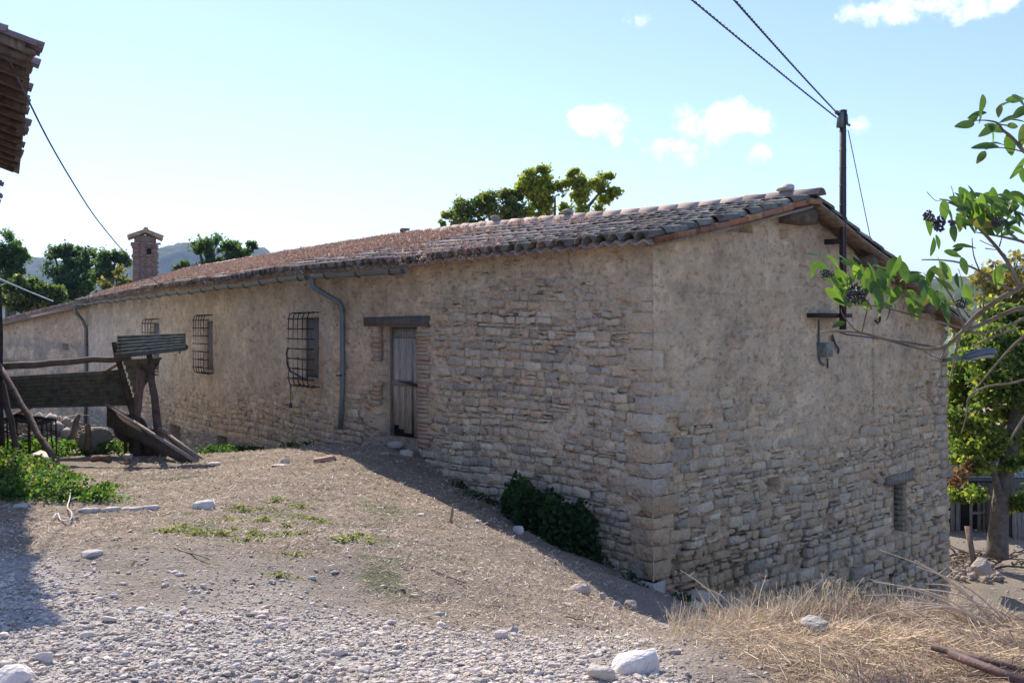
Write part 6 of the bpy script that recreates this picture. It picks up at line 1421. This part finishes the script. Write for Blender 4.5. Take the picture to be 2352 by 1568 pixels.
def elder_leaf(i):
    rr = random.Random(i); V = []; n = 7; fold = rr.uniform(.12, .4); curl = rr.uniform(.1, .5); tw = rr.uniform(-.5, .5)
    for k in range(n+1):
        t = k/n; w = .245*math.sin(math.pi*min(1, t*.93+.03))**.75*(1-.35*t); y = t; zc = -curl*t*t*.5
        for sx in (-1, 0, 1):
            x_ = sx*w; z_ = abs(sx)*w*fold+zc; ct, st3 = math.cos(tw*t), math.sin(tw*t); V.append((x_*ct-(z_-zc)*st3, y, zc+x_*st3+(z_-zc)*ct))
    T = grid_tris(n+1, 3); return tri_mesh('leaf', V, T, (1, 1, 1), False)
EL = []
for i in range(21):
    me = elder_leaf(i); m_ = [M_e1, M_e2, M_e3][i % 3] if 'M_e1' in globals() else None
    EL.append(me)
M_e1 = mat('elder_leaf_green', [(.045, .10, .02), (.085, .17, .03)], 40, .42, .3, tint=False, trans=.42, spec=.5, tmul=(2.0, 1.9, 1.0))
M_e2 = mat('elder_leaf_bright', [(.10, .19, .03), (.15, .25, .045)], 30, .42, .0, tint=False, trans=.45, spec=.5, tmul=(2.0, 1.9, 1.0))
M_e4 = mat('elder_leaf_yellowing', [(.16, .19, .04), (.24, .20, .06)], 26, .5, .0, tint=False, trans=.4, spec=.4, tmul=(2.0, 1.9, 1.0))
M_e5 = mat('elder_leaf_blotched', [(.05, .10, .02), (.07, .13, .03), (.22, .16, .06)], 60, .5, .0, tint=False, trans=.35, spec=.4, tmul=(2.0, 1.9, 1.0))
M_e3 = mat('elder_leaf_dark', [(.04, .085, .022), (.06, .12, .03)], 30, .4, .0, tint=False, trans=.35, spec=.5, tmul=(2.0, 1.9, 1.0))
for i, me in enumerate(EL): me.materials.append((M_e1, M_e2, M_e3, M_e5, M_e3, M_e1, M_e2, M_e1, M_e2, M_e3, M_e4)[i % 11])
LP = [(380, 1000, 20), (352, 1080, 95), (400, 1060, 30), (450, 1090, 10), (470, 1030, 25), (520, 1010, 5), (495, 1160, 60), (520, 1140, 30), (610, 1020, 20), (585, 1100, 100), (600, 1060, 40), (650, 1140, 90), (655, 1085, 20), (700, 1190, 40), (720, 1160, 100), (745, 1130, 80), (785, 1150, 80),
      (735, 1060, 0), (815, 1270, 40), (725, 1250, 70), (780, 1330, 90), (790, 1205, 30), (520, 1225, 95), (550, 1140, 20), (495, 1250, 110), (500, 1390, 160), (850, 1070, 50), (900, 1110, 170), (930, 1100, 0), (930, 1130, 175), (980, 1190, 90), (1010, 1140, 60), (930, 1225, 10), (975, 1270, 150),
      (910, 1310, 95), (955, 1320, 80), (1110, 1320, 90), (1090, 1240, 10), (1110, 1265, 20), (1110, 1090, 70), (1170, 1140, 100), (1200, 1130, 50), (1150, 990, 20), (1165, 970, 170), (1210, 1060, 80), (1215, 945, 0), (1035, 950, 95), (1065, 920, 80), (1100, 740, 85), (1130, 760, 60), (1175, 690, 20),
      (1230, 670, 0), (1225, 710, 170), (1290, 700, 15), (1300, 740, 30), (1255, 780, 100), (1310, 800, 90), (1340, 695, 20), (1380, 690, 0), (1420, 720, 20), (1335, 840, 60), (1450, 700, 40), (1500, 665, 10), (1530, 690, 20), (1480, 740, 160), (1420, 840, 15), (1460, 870, 175), (1500, 900, 20), (1400, 780, 170),
      (1540, 770, 30), (1015, 820, 75), (1150, 870, 90), (1180, 820, 60), (1400, 1110, 110), (1470, 1070, 5), (1415, 1150, 100), (1230, 1230, 85), (1215, 260, 160), (1255, 235, 150), (1285, 200, 170), (1305, 215, 60), (1312, 150, 85), (1345, 290, 150), (1385, 280, 20), (1375, 320, 80), (1335, 378, 175),
      (1410, 365, 10), (1470, 375, 70), (1310, 440, 130), (1410, 180, 100), (1440, 265, 10), (1465, 225, 175), (1490, 265, 10), (1440, 140, 165), (1500, 115, 10), (1535, 130, 40), (1530, 190, 150), (1520, 235, 20), (1520, 510, 110), (1542, 540, 80), (1545, 320, 100), (1150, 640, 40), (1020, 1250, 20), (1040, 1230, 60),
      (1115, 1480, 130), (1080, 1100, 25), (870, 1090, 70), (700, 1100, 60), (640, 1190, 70), (560, 1040, 20), (430, 1120, 60), (770, 1280, 20), (740, 1290, 80), (1260, 1180, 60), (1390, 740, 20), (1360, 760, 40), (1440, 760, 10), (1500, 800, 30), (1525, 860, 20), (1480, 820, 170), (1350, 820, 10), (1545, 700, 80)]
rr = random.Random(123)
for i, (x, y, ang) in enumerate(LP+[(rr.uniform(1180, 1550), rr.uniform(660, 830), rr.uniform(0, 120)) for _ in range(75)]+[(rr.uniform(480, 1120), rr.uniform(1050, 1280), rr.uniform(20, 120)) for _ in range(40)]):
    L_ = rr.uniform(.062, .112); c = E_(x, y, rr.uniform(-.12, .25)); th = R(ang+rr.uniform(-15, 15))
    d = Vector((math.cos(th), rr.uniform(-.5, .5), -math.sin(th))).normalized(); u = Vector((rr.uniform(-.7, .7), -rr.uniform(.2, 1), rr.uniform(.0, 1))); s_ = d.cross(u).normalized(); w = s_.cross(d)
    o = bpy.data.objects.new('leaf', EL[rr.randrange(21)]); C.objects.link(o); o.parent = elder; o.matrix_parent_inverse = Matrix.Translation(elder.location).inverted()
    M3 = Matrix((s_*L_*1.05, d*L_, w*L_)).transposed().to_4x4(); M3.translation = c-d*L_*.5; o.matrix_basis = M3
M_berry = mat('elder_berry', [(.006, .004, .010), (.014, .008, .02)], 8, .28, 0, spec=.6)
for k, (x, y, rx, ry, n) in enumerate(((600, 1220, 58, 55, 130), (1070, 820, 36, 44, 80), (1010, 775, 34, 30, 40), (430, 1100, 40, 24, 40), (1195, 1265, 32, 26, 40), (1400, 810, 34, 26, 36), (1138, 812, 20, 18, 18))):
    mb = MB(); st_ = MB()
    for q in range(n):
        a = rr.uniform(0, 6.28); r_ = rr.random()**.5; p = E_(x+math.cos(a)*r_*rx, y+math.sin(a)*r_*ry+abs(math.cos(a)*r_)*6, rr.uniform(-.25, -.15)); mb.add(ICO1[0]*rr.uniform(.0042, .0062)+np.array(p), ICO1[1])
        if q % 5 == 0: st_.add(*tube([E_(x+rx*.1, y-ry*1.2), E_(x, y-ry*.5), p], [.0022, .0016, .001], 3, False), (2.2, .6, .8))
    b_ = mb.build('berry_cluster', M_berry, elder, True, kind='stuff'); st_.build('berry_stalks', M_bark, b_)

# ------------------------------------------------------------------ air
HAZE = True
if HAZE:
    hz = bpy.data.materials.new('thin_air'); hz.use_nodes = True; nt = hz.node_tree; nt.nodes.clear()
    pv = nt.nodes.new('ShaderNodeVolumePrincipled'); pv.inputs['Density'].default_value = .0002; pv.inputs['Color'].default_value = (.36, .58, 1, 1); pv.inputs['Anisotropy'].default_value = .0
    mo = nt.nodes.new('ShaderNodeOutputMaterial'); nt.links.new(pv.outputs[0], mo.inputs['Volume'])
    x0, x1, y0, y1, z0, z1 = -4500, 4500, -4500, 4500, -25, 260
    o = one('haze', box8([(x0, y0, z0), (x1, y0, z0), (x1, y1, z0), (x0, y1, z0), (x0, y0, z1), (x1, y0, z1), (x1, y1, z1), (x0, y1, z1)]), hz, None, kind='stuff')
